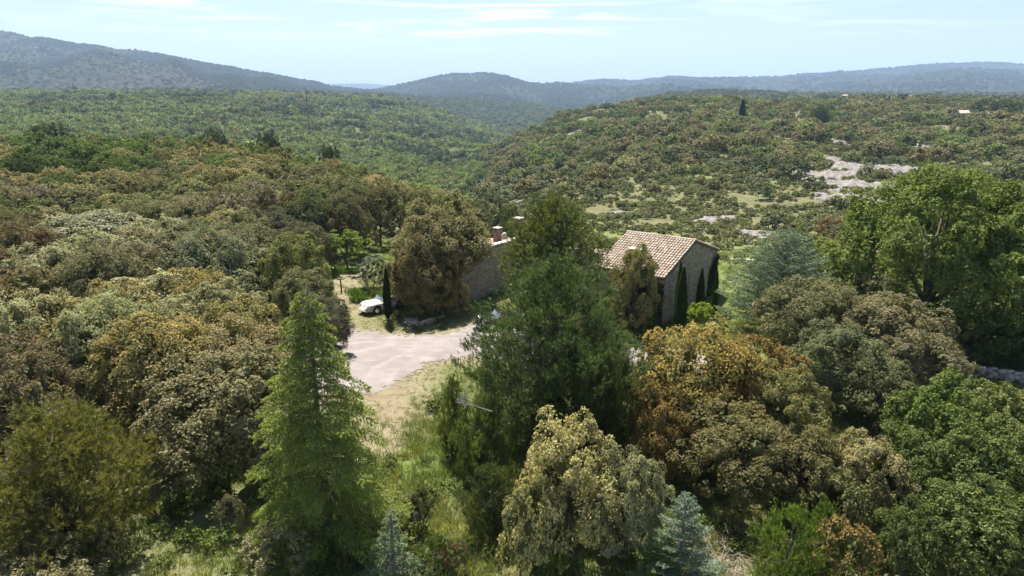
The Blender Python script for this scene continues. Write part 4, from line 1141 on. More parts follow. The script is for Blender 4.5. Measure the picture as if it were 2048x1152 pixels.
# ================================================================== CARS
def car_builder(name, loc, rz, label, paint, dark):
    root = empty(name, loc, rz); tag(root, label, 'car', 'classic cars parked on the grass')
    L2 = 1.98; n_ = 41; ts = np.linspace(-L2, L2, n_)
    ip = lambda xs, ys: np.interp(ts, xs, ys)
    hw = ip([-1.98, -1.9, -1.7, -1.3, -.8, 0, .8, 1.3, 1.7, 1.9, 1.98], [.30, .52, .70, .80, .82, .80, .81, .80, .72, .56, .34])
    ztop = ip([-1.98, -1.85, -1.5, -1.1, -.75, -.5, .4, .55, 1.0, 1.5, 1.8, 1.98], [.42, .56, .76, .91, .98, .93, .90, .93, .86, .72, .58, .42])
    zsh = ip([-1.98, -1.8, -1.4, -.9, 0, .6, 1.2, 1.6, 1.85, 1.98], [.40, .52, .70, .78, .78, .80, .82, .78, .62, .42])
    zb = ip([-1.98, -1.7, -1.2, 1.2, 1.7, 1.98], [.34, .24, .20, .20, .22, .32])
    prof = []
    for i in range(n_):
        w_, zt, zs, b = hw[i], ztop[i], zsh[i], zb[i]
        fen = 1.0 if ts[i] > .5 else 0.6
        half = [(w_ * .80, b), (w_ * .97, b + .06), (w_, (b + zs) * .5), (w_ * .985, zs - .10), (w_ * .90, zs), (w_ * .76, zs + .02 * fen), (w_ * .55, zt - .05), (w_ * .3, zt - .01), (0, zt)]
        sec = half + [(-y, z) for y, z in half[-2::-1]]
        prof.append([(ts[i], y, z) for y, z in sec])
    m_ = len(prof[0]); vs = [p for s in prof for p in s]; body = MB(); f = []
    for i in range(n_ - 1):
        x = (ts[i] + ts[i + 1]) / 2
        for k in range(m_ - 1):
            if -.62 < x < .52 and 5 <= k < m_ - 6: continue          # open cockpit
            f.append((i * m_ + k, (i + 1) * m_ + k, (i + 1) * m_ + k + 1, i * m_ + k + 1))
    f.append(tuple(range(m_))[::-1]); f.append(tuple((n_ - 1) * m_ + k for k in range(m_)))
    body.add(vs, f); bo = body.build('body', paint, root, smooth=True)
    # cockpit tub, seats, wheel
    mb = MB(); mb.box((-.05, 0, .42), (.56, .56, .04)); mb.box((-.62, 0, .63), (.03, .56, .22)); mb.box((.50, 0, .66), (.03, .56, .20)); mb.box((-.05, .57, .62), (.57, .02, .19)); mb.box((-.05, -.57, .62), (.57, .02, .19))
    mb.build('cockpit', dark, root)
    lea = plain('seat_leather' + name, (.10, .05, .035), .6)
    for s in (-1, 1):
        mb = MB(); mb.box((-.12, s * .28, .53), (.24, .22, .07)); mb.box((-.42, s * .28, .72), (.07, .22, .22), (V3((.95, 0, .3)), EY, V3((-.3, 0, .95)))); mb.build('seat', lea, root)
    mb = MB(); pts = [(.24, .28 + .17 * math.cos(a), .80 + .17 * math.sin(a)) for a in np.linspace(0, 2 * math.pi, 13)]; mb.tube(pts, [.014] * 13, 5, caps=False); mb.tube([(.24, .28, .80), (.5, .28, .7)], [.02, .02], 5); mb.build('steering_wheel', M_DARK, root)
    # windscreen
    glass = bpy.data.materials.get('car_glass') or plain('car_glass', (.55, .68, .75), .05, spec=.8, trans=0.6)
    chrome = bpy.data.materials.get('chrome') or plain('chrome', (.8, .8, .8), .12, metal=1)
    g = MB(); arc = [(.56 - .16 * (abs(q) ** 2), q * .58) for q in (-1, -.6, -.2, .2, .6, 1)]
    lo = [(x, y, .86) for x, y in arc]; hi = [(x - .22, y * .86, 1.20) for x, y in arc]
    g.add(lo + hi + [(x - .012, y, z) for x, y, z in lo + hi], [(i, i + 1, i + 7, i + 6) for i in range(5)] + [(i + 12, i + 18, i + 19, i + 13) for i in range(5)])
    ws = g.build('windscreen', glass, root, smooth=True)
    mb = MB(); mb.tube([lo[0]] + hi + [lo[-1]], [.016] * 8, 5); mb.tube(lo, [.012] * 6, 5); mb.build('frame', chrome, ws)
    # wheels
    for x in (1.10, -1.02):
        for s in (-1, 1):
            mb = MB(); mb.tube([(0, s * .02, 0), (0, s * .021, 0)], [.38, .38], 20); wl = mb.build('wheel_arch_shade', M_DARK, root); wl.location = (x, s * .795, .34)  # flat black disc painted as the shade inside the wheel well
            ty = MB(); pr_ = [(.20, .01), (.30, .0), (.325, .04), (.325, .12), (.30, .16), (.20, .15)]; vs = []; fs = []
            for (rd, yy) in pr_:
                for k in range(20): vs.append((rd * math.cos(k * .31416), s * (yy - .12), rd * math.sin(k * .31416)))
            for i in range(5):
                for k in range(20): fs.append((i * 20 + k, i * 20 + (k + 1) % 20, (i + 1) * 20 + (k + 1) % 20, (i + 1) * 20 + k))
            ty.add(vs, fs); wh = ty.build('wheel', bpy.data.materials.get('tyre') or plain('tyre', (.02, .02, .02), .8), root, smooth=True); wh.location = (x, s * .82, .325)
            mb = MB(); mb.tube([(0, 0, 0), (0, s * .015, 0), (0, s * .03, 0)], [.205, .20, .17], 16); mb.tube([(0, s * .03, 0), (0, s * .06, 0)], [.09, .05], 12); mb.build('hubcap', chrome, wh)
    mb = MB(); mb.tube([(1.86, -.66, .32), (1.99, -.5, .33), (2.06, -.25, .34), (2.07, 0, .34), (2.06, .25, .34), (1.99, .5, .33), (1.86, .66, .32)], [.045] * 7, 6); mb.build('front_bumper', paint if not dark is M_IRON else chrome, root)
    mb = MB(); mb.tube([(-1.80, -.66, .36), (-1.98, -.5, .37), (-2.06, 0, .38), (-1.98, .5, .37), (-1.80, .66, .36)], [.045] * 5, 6); mb.build('rear_bumper', chrome, root)
    for s in (-1, 1):
        mb = MB(); mb.tube([(1.70, s * .56, .66), (1.80, s * .56, .655), (1.825, s * .56, .65)], [.115, .105, .06], 14); hl_ = mb.build('headlight', chrome, root)
        mb = MB(); mb.tube([(1.86, s * .52, .50), (1.91, s * .52, .50)], [.045, .03], 8); mb.build('indicator', bpy.data.materials.get('amber') or plain('amber', (.6, .3, .05), .3), root)
        mb = MB(); mb.tube([(-1.86, s * .5, .52), (-1.92, s * .5, .52)], [.05, .03], 8); mb.build('tail_light', bpy.data.materials.get('red_lens') or plain('red_lens', (.4, .02, .02), .3), root)
    mb = MB(); mb.tube([(1.62, 0, .70), (1.80, 0, .60)], [.02, .02], 6); mb.build('bonnet_handle', chrome, root)
    mb = MB(); mb.box((0.0, .815, .62), (.07, .015, .012)); mb.build('door_handle', chrome, root)
    return root
W = P(757, 629); Rr_ = P(800, 618)
hdg = math.atan2(W[1] - Rr_[1], W[0] - Rr_[0])
ctr = ((W[0] + Rr_[0]) / 2 + 0.82 * math.sin(hdg), (W[1] + Rr_[1]) / 2 - 0.82 * math.cos(hdg), 0.03)
cream = plain('cream_paint', (0.50, 0.48, 0.41), .25, spec=.5, coat=.6)
car_builder('vintage_convertible', ctr, hdg, 'cream white open-top classic car parked on the grass behind a cypress', cream, plain('car_interior', (.05, .045, .045), .8))
X, Y = P(1001, 651); car_builder('dark_roadster', (X, Y, .02), R(208), 'dark classic roadster mostly hidden behind the big pine, nose showing', plain('dark_green_paint', (.012, .018, .014), .2, spec=.5, coat=.7), M_IRON)

# ================================================================== VEGETATION
PROTO = {}
def make_proto(key, crown_trunk, Rr, H):
    PROTO[key] = (crown_trunk[0], crown_trunk[1], Rr, H)
def oak_proto(key, mat, seed, Rr, H, fork=0.3, rad=0.17, bark=None, **kw):
    me, Lc = oak_crown(key + '_crown', mat, seed, Rr=Rr, H=H, **kw)
    PROTO[key] = (me, tree_trunk(key + '_trunk', Lc, H, rad, bark, seed, fork=fork), Rr, H)

for k in range(4):
    oak_proto('oak%d' % k, M_OAK, 100 + k, 3.5, 6.2, nl=32 + 4 * k, nc=11, nr=36, k=6)
for k in range(3):
    oak_proto('mid%d' % k, M_OAK, 200 + k, 3.5, 6.0, nl=26, nc=9, nr=16, k=5, ll=0.16, lw=0.095)
for k in range(2):
    oak_proto('green%d' % k, M_GREEN, 300 + k, 3.5, 6.0, nl=38, nc=9, nr=22, k=5, ll=0.14, lw=0.09, lobe=(.2, .32), clr=0.5)
oak_proto('bigoak', M_GREEN, 310, 6.5, 12.0, nl=88, nc=12, nr=26, k=5, ll=0.135, lw=0.09, lobe=(.14, .22), zmin=-0.6, z0=1.2, rad=0.42, fork=.22, clr=0.52, fill=5)
oak_proto('domeoak', M_OAK, 350, 4.0, 8.8, nl=44, nc=11, nr=34, k=6, zmin=-.62, z0=1.5, skirt=.75, rad=.3, fork=.2)
oak_proto('sprig', M_GREEN, 330, 1.6, 3.2, nl=16, nc=5, nr=10, k=6, ll=0.12, lw=0.06, lobe=(.2, .34), zmin=-.5, z0=.4, rad=.07, fork=.3)
oak_proto('bushoak', M_OAK, 340, 1.4, 2.4, nl=14, nc=6, nr=16, k=5, ll=0.085, lw=0.05, lobe=(.26, .44), z0=.05, rad=.05, fork=.15)
PROTO['bigpine'] = (*pine('bigpine_crown', M_NEEDLE, 5, 4.3, 9.4, ncl=1350, ntuft=17, nn=8, nl=.16, nw=.020, wide=.42, zlow=.10, cl=.40), 4.3, 9.4)
PROTO['pine1'] = (*pine('pine_crown', M_NEEDLE, 6, 3.2, 6.2, ncl=560, ntuft=12, nn=8, nl=.20, nw=.026, wide=.42, zlow=.04, cl=.5), 3.2, 6.2)
PROTO['pinelet'] = (*pine('young_pine_crown', M_NEEDLE, 8, 1.6, 3.2, ncl=230, ntuft=13, nn=8, nl=.15, nw=.02, wide=.4, zlow=.03, cl=.3), 1.6, 3.2)
PROTO['pine2'] = (*pine('tallpine_crown', M_NEEDLE, 7, 3.5, 9.5, ncl=560, ntuft=12, nn=7, nl=.24, nw=.04, wide=.5, zlow=.25, cl=.6), 3.5, 9.5)
PROTO['conifer'] = (*conifer('conifer_crown', M_NEEDLE, 12, 3.2, 10.5, nb=250, droop=.50, rise=.30, blade=.115, bw=.028, dens=230, hang=.85, zlow=.05, shape=.72, layers=25, tipv=.25, lr=(.5, 1.2)), 2.85, 10.5)
PROTO['cedar'] = (*conifer('cedar_crown', M_NEEDLE, 13, 4.2, 6.8, nb=230, droop=.10, rise=.32, blade=.13, bw=.045, dens=80, hang=.25, zlow=.03, shape=.62, up=.5, step=.22, bark=M_BARKG), 4.2, 6.8)
PROTO['smallcedar'] = (*conifer('smallcedar_crown', M_NEEDLE, 14, 1.25, 3.6, nb=110, droop=.10, rise=.22, blade=.07, bw=.020, dens=300, hang=.2, zlow=.06, shape=.95, up=.5, step=.07, layers=11, lr=(.55, 1.2), bark=M_BARKG), 1.25, 3.6)
PROTO['thincedar'] = (*conifer('thincedar_crown', M_NEEDLE, 19, 1.35, 3.6, nb=90, droop=.28, rise=.22, blade=.08, bw=.020, dens=260, hang=.5, zlow=.03, shape=1.35, step=.08, layers=11, bark=M_BARKG, lr=(.5, 1.25)), 1.35, 3.6)
PROTO['juniper'] = (*pine('juniper_crown', M_NEEDLE, 15, 1.3, 2.4, ncl=130, ntuft=12, nn=9, nl=.10, nw=.022, wide=.35, zlow=.0, cl=.22, upb=1.4), 1.3, 2.4)
M_FRUIT = leaf_mat('fruit_tree_leaves', None, gloss=.15, transl=.32, second=(.42, .13, .05))
oak_proto('fruit', M_FRUIT, 331, 1.6, 3.2, nl=16, nc=5, nr=16, k=6, ll=0.10, lw=0.05, lobe=(.2, .32), zmin=-.3, z0=.9, rad=.08, fork=.25, skirt=.9)
PROTO['cypress'] = (*cypress('cypress_crown', M_NEEDLE, 16, .36, 4.0, 9000), .36, 4.0)
PROTO['round'] = (blob_bush('round_bush', M_GREEN, 17, 1.0, 1.6, n=2200, nl=16, ll=.07, lw=.05, k=4), None, 1.0, 1.6)
PROTO['shrub0'] = (blob_bush('shrub', M_OAK, 21, 1.0, 1.6, n=420, nl=9, ll=.17, lw=.11, k=4), None, 1.0, 1.6)
PROTO['shrub1'] = (blob_bush('shrub_b', M_OAK, 22, 1.0, 1.7, n=420, nl=7, ll=.17, lw=.11, k=4), None, 1.0, 1.7)
PROTO['shrub2'] = (blob_bush('shrub_c', M_OAK, 23, 1.0, 1.5, n=380, nl=11, ll=.16, lw=.10, k=4), None, 1.0, 1.5)

PLACED = []      # x, y, radius of everything planted
NOFILL = []
def plant(kind, proto, x, y, rad, h, col, label=None, cat='tree', group=None, rz=None, crown='crown', flat=False, zoff=0.0):
    me, tr, Rp, Hp = PROTO[proto]
    z = T1(x, y) + zoff
    k1 = random.uniform(.9, 1.1); s = (rad / Rp * k1, rad / Rp / k1, h / Hp)
    rz = random.uniform(0, 6.28) if rz is None else rz
    if tr is None or flat:
        o = link(kind, me, loc=(x, y, z)); o.rotation_euler = (0, 0, rz); o.scale = s; o.color = (*col, 1)
        tag(o, label, cat, group); r_ = o
    else:
        r_ = empty(kind, (x, y, z), rz, s); tag(r_, label, cat, group)
        c = link(crown, me, r_); c.color = (*col, 1)
        link('trunk', tr, r_)
    PLACED.append((x, y, rad)); return r_
def tree_px(kind, proto, px, top, wpx, Y, col, label, cat='tree', group=None, **kw):
    """plant a tree Y metres ahead whose top and width are those of the photograph"""
    X, _, Zt = at_depth(px, top, Y)
    x0 = at_depth(px, top + (576 - top) * 0, Y)[0]
    g = T1(x0, Y); h = Zt - g
    # account for the lean of perspective: use the middle of the tree for the sideways place
    a, b, _c = at_depth(px, top, Y)
    rad = wpx * m_per_px(Y, (Zt + g) / 2) / 2
    return plant(kind, proto, a, Y, rad, max(h, .5), col, label, cat, group, **kw)

GOLD = (.47, .39, .14); ORANGE = (.50, .37, .11); PALE = (.52, .495, .29); CREAM = (.62, .545, .25); TAN = (.45, .38, .18); BROWN = (.325, .285, .14)
OLIVE = (.25, .25, .10); GREYG = (.31, .31, .20); GREEN = (.18, .235, .06); BRIGHT = (.26, .32, .08); YGREEN = (.35, .38, .09); DARKG = (.12, .135, .055); MAUVE = (.31, .26, .195)

# --- foreground
tree_px('conifer_tree', 'conifer', 612, 560, 322, 23, (.27, .32, .07), 'tall pointed conifer with drooping light green sprays in front of the gravel yard', cat='tree')
tree_px('pine_tree', 'bigpine', 1110, 514, 350, 31, (.125, .17, .065), 'big broad dark green pine in the middle, hiding the farmhouse')
tree_px('pine_tree', 'pine1', 85, 812, 330, 22.5, (0.224, 0.213, 0.063), 'rounded olive green pine cut by the picture edge at lower left')
tree_px('pine_tree', 'pinelet', 968, 790, 125, 27, (.17, .21, .07), 'small pale green pine beside the big pine with bare white branches')
tree_px('pine_tree', 'pinelet', 905, 757, 60, 29.5, (.18, .22, .06), 'very small upright pine sapling at the edge of the dry grass')
tree_px('pine_tree', 'pinelet', 985, 930, 120, 23.6, (.13, .16, .06), 'low bushy dark pine below the big pine and left of the cream flowered oak')
tree_px('pine_tree', 'pine2', 1108, 392, 205, 47, (0.152, 0.177, 0.057), 'taller pine rising behind the big pine, against the hillside')
tree_px('pine_tree', 'pine1', 1215, 690, 130, 29, (0.158, 0.183, 0.063), 'loose pine boughs filling the gap between the big pine and the orange oak')
tree_px('pine_tree', 'pine1', 1190, 590, 120, 39, (0.185, 0.183, 0.081), 'brownish green pine top right behind the big pine')
tree_px('oak_tree', 'oak1', 1150, 838, 226, 22.5, CREAM, 'holm oak covered in cream yellow catkins at the bottom middle')
tree_px('oak_tree', 'oak2', 1262, 905, 150, 22.2, PALE, 'whitish green oak crown touching the cream yellow oak on its right side')
tree_px('oak_tree', 'bushoak', 1060, 930, 130, 20.8, CREAM, 'low yellowish oak skirt at the foot of the cream yellow oak')
tree_px('oak_tree', 'oak0', 1395, 650, 250, 30.5, ORANGE, 'holm oak glowing orange with new leaves before the barn')
tree_px('oak_tree', 'oak3', 1520, 690, 200, 31, (0.400, 0.235, 0.060), 'orange brown oak just right of the glowing orange one')
tree_px('oak_tree', 'oak2', 1345, 775, 170, 28, (0.370, 0.240, 0.070), 'lower orange dotted oak at the left foot of the glowing orange one')
tree_px('oak_tree', 'oak1', 1590, 742, 190, 28.5, (0.300, 0.280, 0.090), 'yellow green oak right of the orange oaks')
tree_px('oak_tree', 'oak0', 1480, 820, 250, 26, (0.211, 0.177, 0.063), 'dark olive oak below the orange oaks')
tree_px('oak_tree', 'oak3', 1610, 860, 180, 25.5, (0.224, 0.195, 0.069), 'dark shaded oak below the yellow green oak')
tree_px('oak_tree', 'oak0', 1640, 562, 200, 41, (0.277, 0.262, 0.127), 'grey green oak directly right of the blue cedar')
tree_px('oak_tree', 'oak1', 1755, 555, 170, 44, (0.290, 0.262, 0.132), 'grey green oak top behind the middle of the right oak clump')
tree_px('oak_tree', 'oak3', 1795, 600, 210, 38.5, (0.330, 0.281, 0.149), 'brownish grey oak in the right oak clump')
tree_px('oak_tree', 'oak2', 1690, 655, 190, 35, (0.218, 0.244, 0.121), 'dusty green oak in the lower middle of the right oak clump')
tree_px('oak_tree', 'oak0', 1835, 665, 170, 36.5, (0.330, 0.293, 0.161), 'pale oak at the right end of the right oak clump')
tree_px('oak_tree', 'oak2', 1765, 720, 170, 33.0, (0.158, 0.165, 0.069), 'dark oak at the foot of the right oak clump over the rock pile')
tree_px('cedar_tree', 'cedar', 1575, 468, 240, 47, (.29, .35, .26), 'blue green cedar with layered feathery branches right of the barn')
tree_px('big_oak_tree', 'bigoak', 1895, 346, 350, 45, (.265, .315, .075), 'large bright green deciduous oak rising over the right side')
tree_px('big_oak_tree', 'bigoak', 2120, 380, 300, 43, (.22, .27, .065), 'green deciduous oak cut by the right picture edge beside the large one')
tree_px('oak_tree', 'green0', 1960, 600, 190, 41, (0.106, 0.134, 0.040), 'dark green undergrowth oak in the shade of the large green oak')
tree_px('oak_tree', 'green1', 2040, 660, 150, 40.5, (0.119, 0.146, 0.046), 'dark green oak under the large green oak at the picture edge')
tree_px('oak_tree', 'oak1', 1895, 650, 120, 42, (0.211, 0.220, 0.103), 'small dull oak under the left side of the large green oak')
tree_px('oak_tree', 'green0', 1900, 775, 190, 27.5, (0.211, 0.268, 0.063), 'fresh green oak bush at the right, just below the rock pile')
tree_px('oak_tree', 'green1', 2010, 775, 200, 28, (0.238, 0.256, 0.081), 'yellowish green oak below the dry stone wall at the right edge')
tree_px('oak_tree', 'green0', 1860, 870, 170, 25, (0.172, 0.213, 0.057), 'mid green oak in the lower right mass, left part')
tree_px('oak_tree', 'green1', 1970, 860, 210, 24.5, (0.198, 0.232, 0.063), 'broad mid green oak in the middle of the lower right mass')
tree_px('oak_tree', 'green0', 2080, 860, 190, 25, (0.198, 0.232, 0.057), 'green oak cut by the right picture edge in the lower right mass')
tree_px('oak_tree', 'green1', 1965, 985, 210, 21, (0.198, 0.232, 0.063), 'nearest leafy green oak in the bottom right corner')
tree_px('oak_tree', 'green0', 2080, 1000, 170, 21, (0.185, 0.220, 0.057), 'nearest green oak cut by the bottom right corner')
tree_px('oak_tree', 'green1', 1830, 1020, 130, 20.8, (0.158, 0.195, 0.057), 'dark green low oak between the brown shrub and the nearest oak')
tree_px('oak_tree', 'oak2', 1752, 880, 165, 25, TAN, 'tan brown oak bush leaning on the lower right green mass')
tree_px('oak_tree', 'bushoak', 1690, 935, 120, 23, OLIVE, 'olive oak bush below the tan brown one')
tree_px('oak_tree', 'bushoak', 1700, 1032, 135, 20.3, (0.330, 0.205, 0.070), 'rusty brown oak bush at the bottom right')
tree_px('juniper_bush', 'juniper', 1590, 1010, 130, 20.6, (0.224, 0.305, 0.057), 'bright green spiky juniper bush at the bottom right', cat='bush')
tree_px('juniper_bush', 'juniper', 1655, 1000, 80, 21.3, (0.211, 0.293, 0.057), 'smaller juniper shoot behind the rusty brown bush', cat='bush')
tree_px('cedar_tree', 'smallcedar', 1372, 985, 180, 20.4, (.27, .33, .23), 'young grey blue cedar at the bottom right of the middle')
tree_px('cedar_tree', 'smallcedar', 1330, 1060, 120, 20.2, (0.224, 0.293, 0.069), 'light green conifer seedling crowding the young blue cedar')
tree_px('cedar_tree', 'thincedar', 780, 1012, 170, 20.2, (0.270, 0.330, 0.170), 'young thin-leadered cedar at the bottom left of the middle')
tree_px('juniper_bush', 'juniper', 868, 1075, 100, 20.6, (0.132, 0.183, 0.057), 'dark green creeping juniper beside the thin young cedar', cat='bush')
tree_px('dry_bush', 'bushoak', 905, 1080, 60, 20.9, (0.290, 0.122, 0.103), 'purplish red dry bush beside the creeping juniper', cat='bush')
tree_px('dry_bush', 'bushoak', 808, 985, 70, 23.5, (0.251, 0.201, 0.161), 'grey twiggy bush in the sunny grass', cat='bush')
tree_px('oak_tree', 'bushoak', 838, 970, 60, 23.8, (0.119, 0.146, 0.057), 'small dark green bush beside the grey twiggy one', cat='bush')
tree_px('oak_tree', 'bushoak', 548, 1045, 150, 20.8, (0.304, 0.262, 0.149), 'small grey leaved oak bush at the foot of the tall conifer')
tree_px('oak_tree', 'bushoak', 455, 985, 60, 23.5, (0.270, 0.240, 0.140), 'pale oak sapling at the edge of the dark shade')
tree_px('oak_tree', 'oak1', 60, 1085, 220, 19.8, (0.340, 0.290, 0.140), 'pale yellowish oak in the bottom left corner')
tree_px('oak_tree', 'bushoak', 205, 1040, 90, 21.5, (0.224, 0.207, 0.092), 'sparse twiggy oak beside the rounded olive pine')

# --- around the house
tree_px('oak_tree', 'domeoak', 880, 402, 206, 55.5, (.34, .30, .13), 'huge rounded brown green oak shading the white car')
tree_px('oak_tree', 'oak2', 845, 470, 150, 52, (0.330, 0.232, 0.103), 'left lower lobe tree of the oak mass above the white car')
tree_px('oak_tree', 'oak1', 868, 532, 85, 50.5, (0.340, 0.260, 0.100), 'small golden oak standing under the huge oak')
tree_px('oak_tree', 'bushoak', 917, 552, 46, 50.5, (0.360, 0.280, 0.110), 'little round golden oak near the farmhouse wall')
tree_px('oak_tree', 'oak3', 1275, 498, 100, 47.6, (0.420, 0.360, 0.150), 'tan flowered oak growing in front of the barn roof')
tree_px('oak_tree', 'bushoak', 1280, 600, 90, 48, (.05, .075, .03), 'dark ivy covered bush below the tan flowered oak')
tree_px('oak_tree', 'mid0', 1012, 404, 74, 76, (0.132, 0.159, 0.063), 'round dark green oak right behind the chimneys')
tree_px('oak_tree', 'mid1', 1245, 600, 60, 47.5, (0.251, 0.244, 0.103), 'dull olive shrub left of the ivy covered bush')
tree_px('round_shrub', 'round', 1400, 608, 54, 48.0, (0.360, 0.460, 0.030), 'clipped yellow green ball shrub before the barn gable', cat='bush')
tree_px('round_shrub', 'round', 1215, 588, 50, 49.0, (0.240, 0.330, 0.050), 'fresh green shrub under the arched doorway', cat='bush')
tree_px('round_shrub', 'round', 1300, 622, 36, 47.0, (0.172, 0.268, 0.046), 'small mid green shrub at the foot of the barn corner', cat='bush')
tree_px('round_shrub', 'round', 1448, 618, 36, 50.5, (.14, .22, .05), 'low green shrub beside the rightmost cypress', cat='bush')
CY = [(771, 537, 20, 49.2, 'lone slim cypress standing before the white car'), (1253, 522, 20, 48.5, 'slim cypress before the tan flowered oak by the barn'),
      (1368, 536, 27, 47.2, 'thickest cypress of the pair before the barn gable'), (1362, 524, 16, 48.6, 'slightly taller cypress tucked behind the thickest one'),
      (1405, 538, 17, 51.5, 'dark cypress close to the ivy at the barn gable'), (1435, 543, 15, 50.0, 'rightmost slim cypress with the meadow behind it')]
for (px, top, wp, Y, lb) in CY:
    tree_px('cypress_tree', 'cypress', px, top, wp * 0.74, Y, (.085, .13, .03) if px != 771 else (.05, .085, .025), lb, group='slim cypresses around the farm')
tree_px('fruit_tree', 'fruit', 690, 462, 92, 65, (0.280, 0.360, 0.050), 'small yellow green fruit tree with reddish tips in the garden')
PL = PLACED[-1]
tree_px('olive_tree', 'bushoak', 744, 508, 66, 58.5, (0.300, 0.330, 0.270), 'silvery olive tree beside the garden path')
# ivy on the barn
def ivy(name, org, ex, out_, L_, top, seed, label):
    r = np.random.default_rng(seed); n_ = int(L_ * 420); u = r.uniform(0, L_, n_); zt = top(u) * (1 - r.random(n_) ** 2 * .12); z = r.uniform(0, 1, n_) * zt
    bul = .10 + .16 * (fbm(u * 2, z * 1.3, 3) + .5)
    C = np.outer(u, ex) + np.outer(np.ones(n_), org) + np.outer(bul * r.uniform(.4, 1, n_), out_); C[:, 2] = z
    V, Fc = leaves(r, C, unit(np.outer(np.ones(n_), out_) + [0, 0, .3] + r.normal(0, .3, (n_, 3))), 4, .15, .11, 1.2)
    o = link(name, np_mesh(name, V, Fc, M_GREEN, {'v': np.clip(r.normal(.5, .2, len(Fc)), 0, 1)}), loc=(BA[0], BA[1], 0)); o.rotation_euler = (0, 0, BROT); o.color = (.05, .085, .025, 1)
    tag(o, label, 'ivy')
ivy('ivy', np.array([9.1, -.03, 0]), np.array([1, 0, 0.]), np.array([0, -1., 0]), 1.75, lambda u: 2.2 + 1.3 * np.minimum(u, 1), 1, 'dark ivy column climbing the right edge of the barn gable')
ivy('ivy', np.array([-.03, .0, 0]), np.array([0, 1., 0.]), np.array([-1., 0, 0]), 3.2, lambda u: 3.3 - .25 * u, 2, 'dark ivy covering the left corner wall of the barn')
ivy('ivy', np.array([6.6, -.03, 0]), np.array([1, 0, 0.]), np.array([0, -1., 0]), 1.4, lambda u: 1.4 + .5 * np.sin(u * 3), 3, 'low ivy at the foot of the barn gable wall')
# garden plants: strap-leaved clumps (irises) and bushes behind the car
def clump(px, py, rad, n_, col, label, seed, kind='iris_clump', L_=.55):
    r = np.random.default_rng(seed); X, Y = P(px, py); C = np.stack([r.normal(0, rad * .5, n_), r.normal(0, rad * .35, n_), np.zeros(n_)], -1)
    V, Fc = leaves(r, C, unit(np.array([0, 0, 1.0]) + r.normal(0, .25, (n_, 3))), 4, L_, .06, .6)
    o = link(kind, np_mesh(kind, V, Fc, M_GREEN, {'v': np.clip(r.normal(.5, .2, len(Fc)), 0, 1)}), loc=(X, Y, T1(X, Y))); o.color = (*col, 1)
    tag(o, label, 'plant', 'garden plants behind the white car')
for i, (px, py, rd, col, lb) in enumerate([(655, 553, .8, (.13, .22, .04), 'dark green iris clump left of the wooden post'), (678, 545, 1.0, (.15, .24, .04), 'wide bright iris clump above the wooden post'), (705, 545, .6, (.12, .2, .05), 'small iris clump at the top of the garden path'),
        (715, 588, .9, (.15, .25, .04), 'bright iris clump between the path and the olive'), (716, 604, .7, (.12, .22, .04), 'glossy iris clump just behind the car bonnet'), (745, 590, 1.3, (.15, .19, .10), 'greyish lavender clump behind the windscreen'),
        (800, 592, 1.2, (.24, .27, .13), 'pale grassy clump behind the car, left of its tail'), (822, 600, .9, (.22, .25, .12), 'pale grassy clump behind the tail of the car'), (775, 590, .9, (.2, .25, .1), 'long leaved clump behind the cypress')]):
    clump(px, py, rd, 160, col, lb, 60 + i)
# bare dead branches
def dead(px, py, Y, seed, label, L_=2.4, ang=0.0):
    r = random.Random(seed); mb = MB()
    def br(p, d, l, rad, dep):
        q = p + d * l; mid = p + d * l * .5 + V3((r.uniform(-.05, .05), r.uniform(-.05, .05), r.uniform(-.03, .08))) * l
        mb.tube([p, mid, q], [rad, rad * .75, rad * .4], 4)
        if dep:
            for k in range(r.randint(3, 4)):
                t = r.uniform(.3, 1); nd = (d + V3((r.uniform(-.7, .7), r.uniform(-.7, .7), r.uniform(-.35, .6)))).normalized(); br(p + d * l * t, nd, l * r.uniform(.4, .65), rad * .66, dep - 1)
    br(V3((0, 0, 0)), V3((-math.cos(ang), -.35, math.sin(ang))).normalized(), L_ * .6, .022, 4)
    X, _, Z = at_depth(px + 26, py + 6, Y + .4); o = mb.build('dead_branch', bpy.data.materials.get('bleached_wood') or plain('bleached_wood', (.34, .32, .29), .8), loc=(X, Y, Z)); tag(o, label, 'branch')
dead(958, 808, 25.8, 3, 'bare white dead branch sticking out left of the big pine', 2.0, .5)

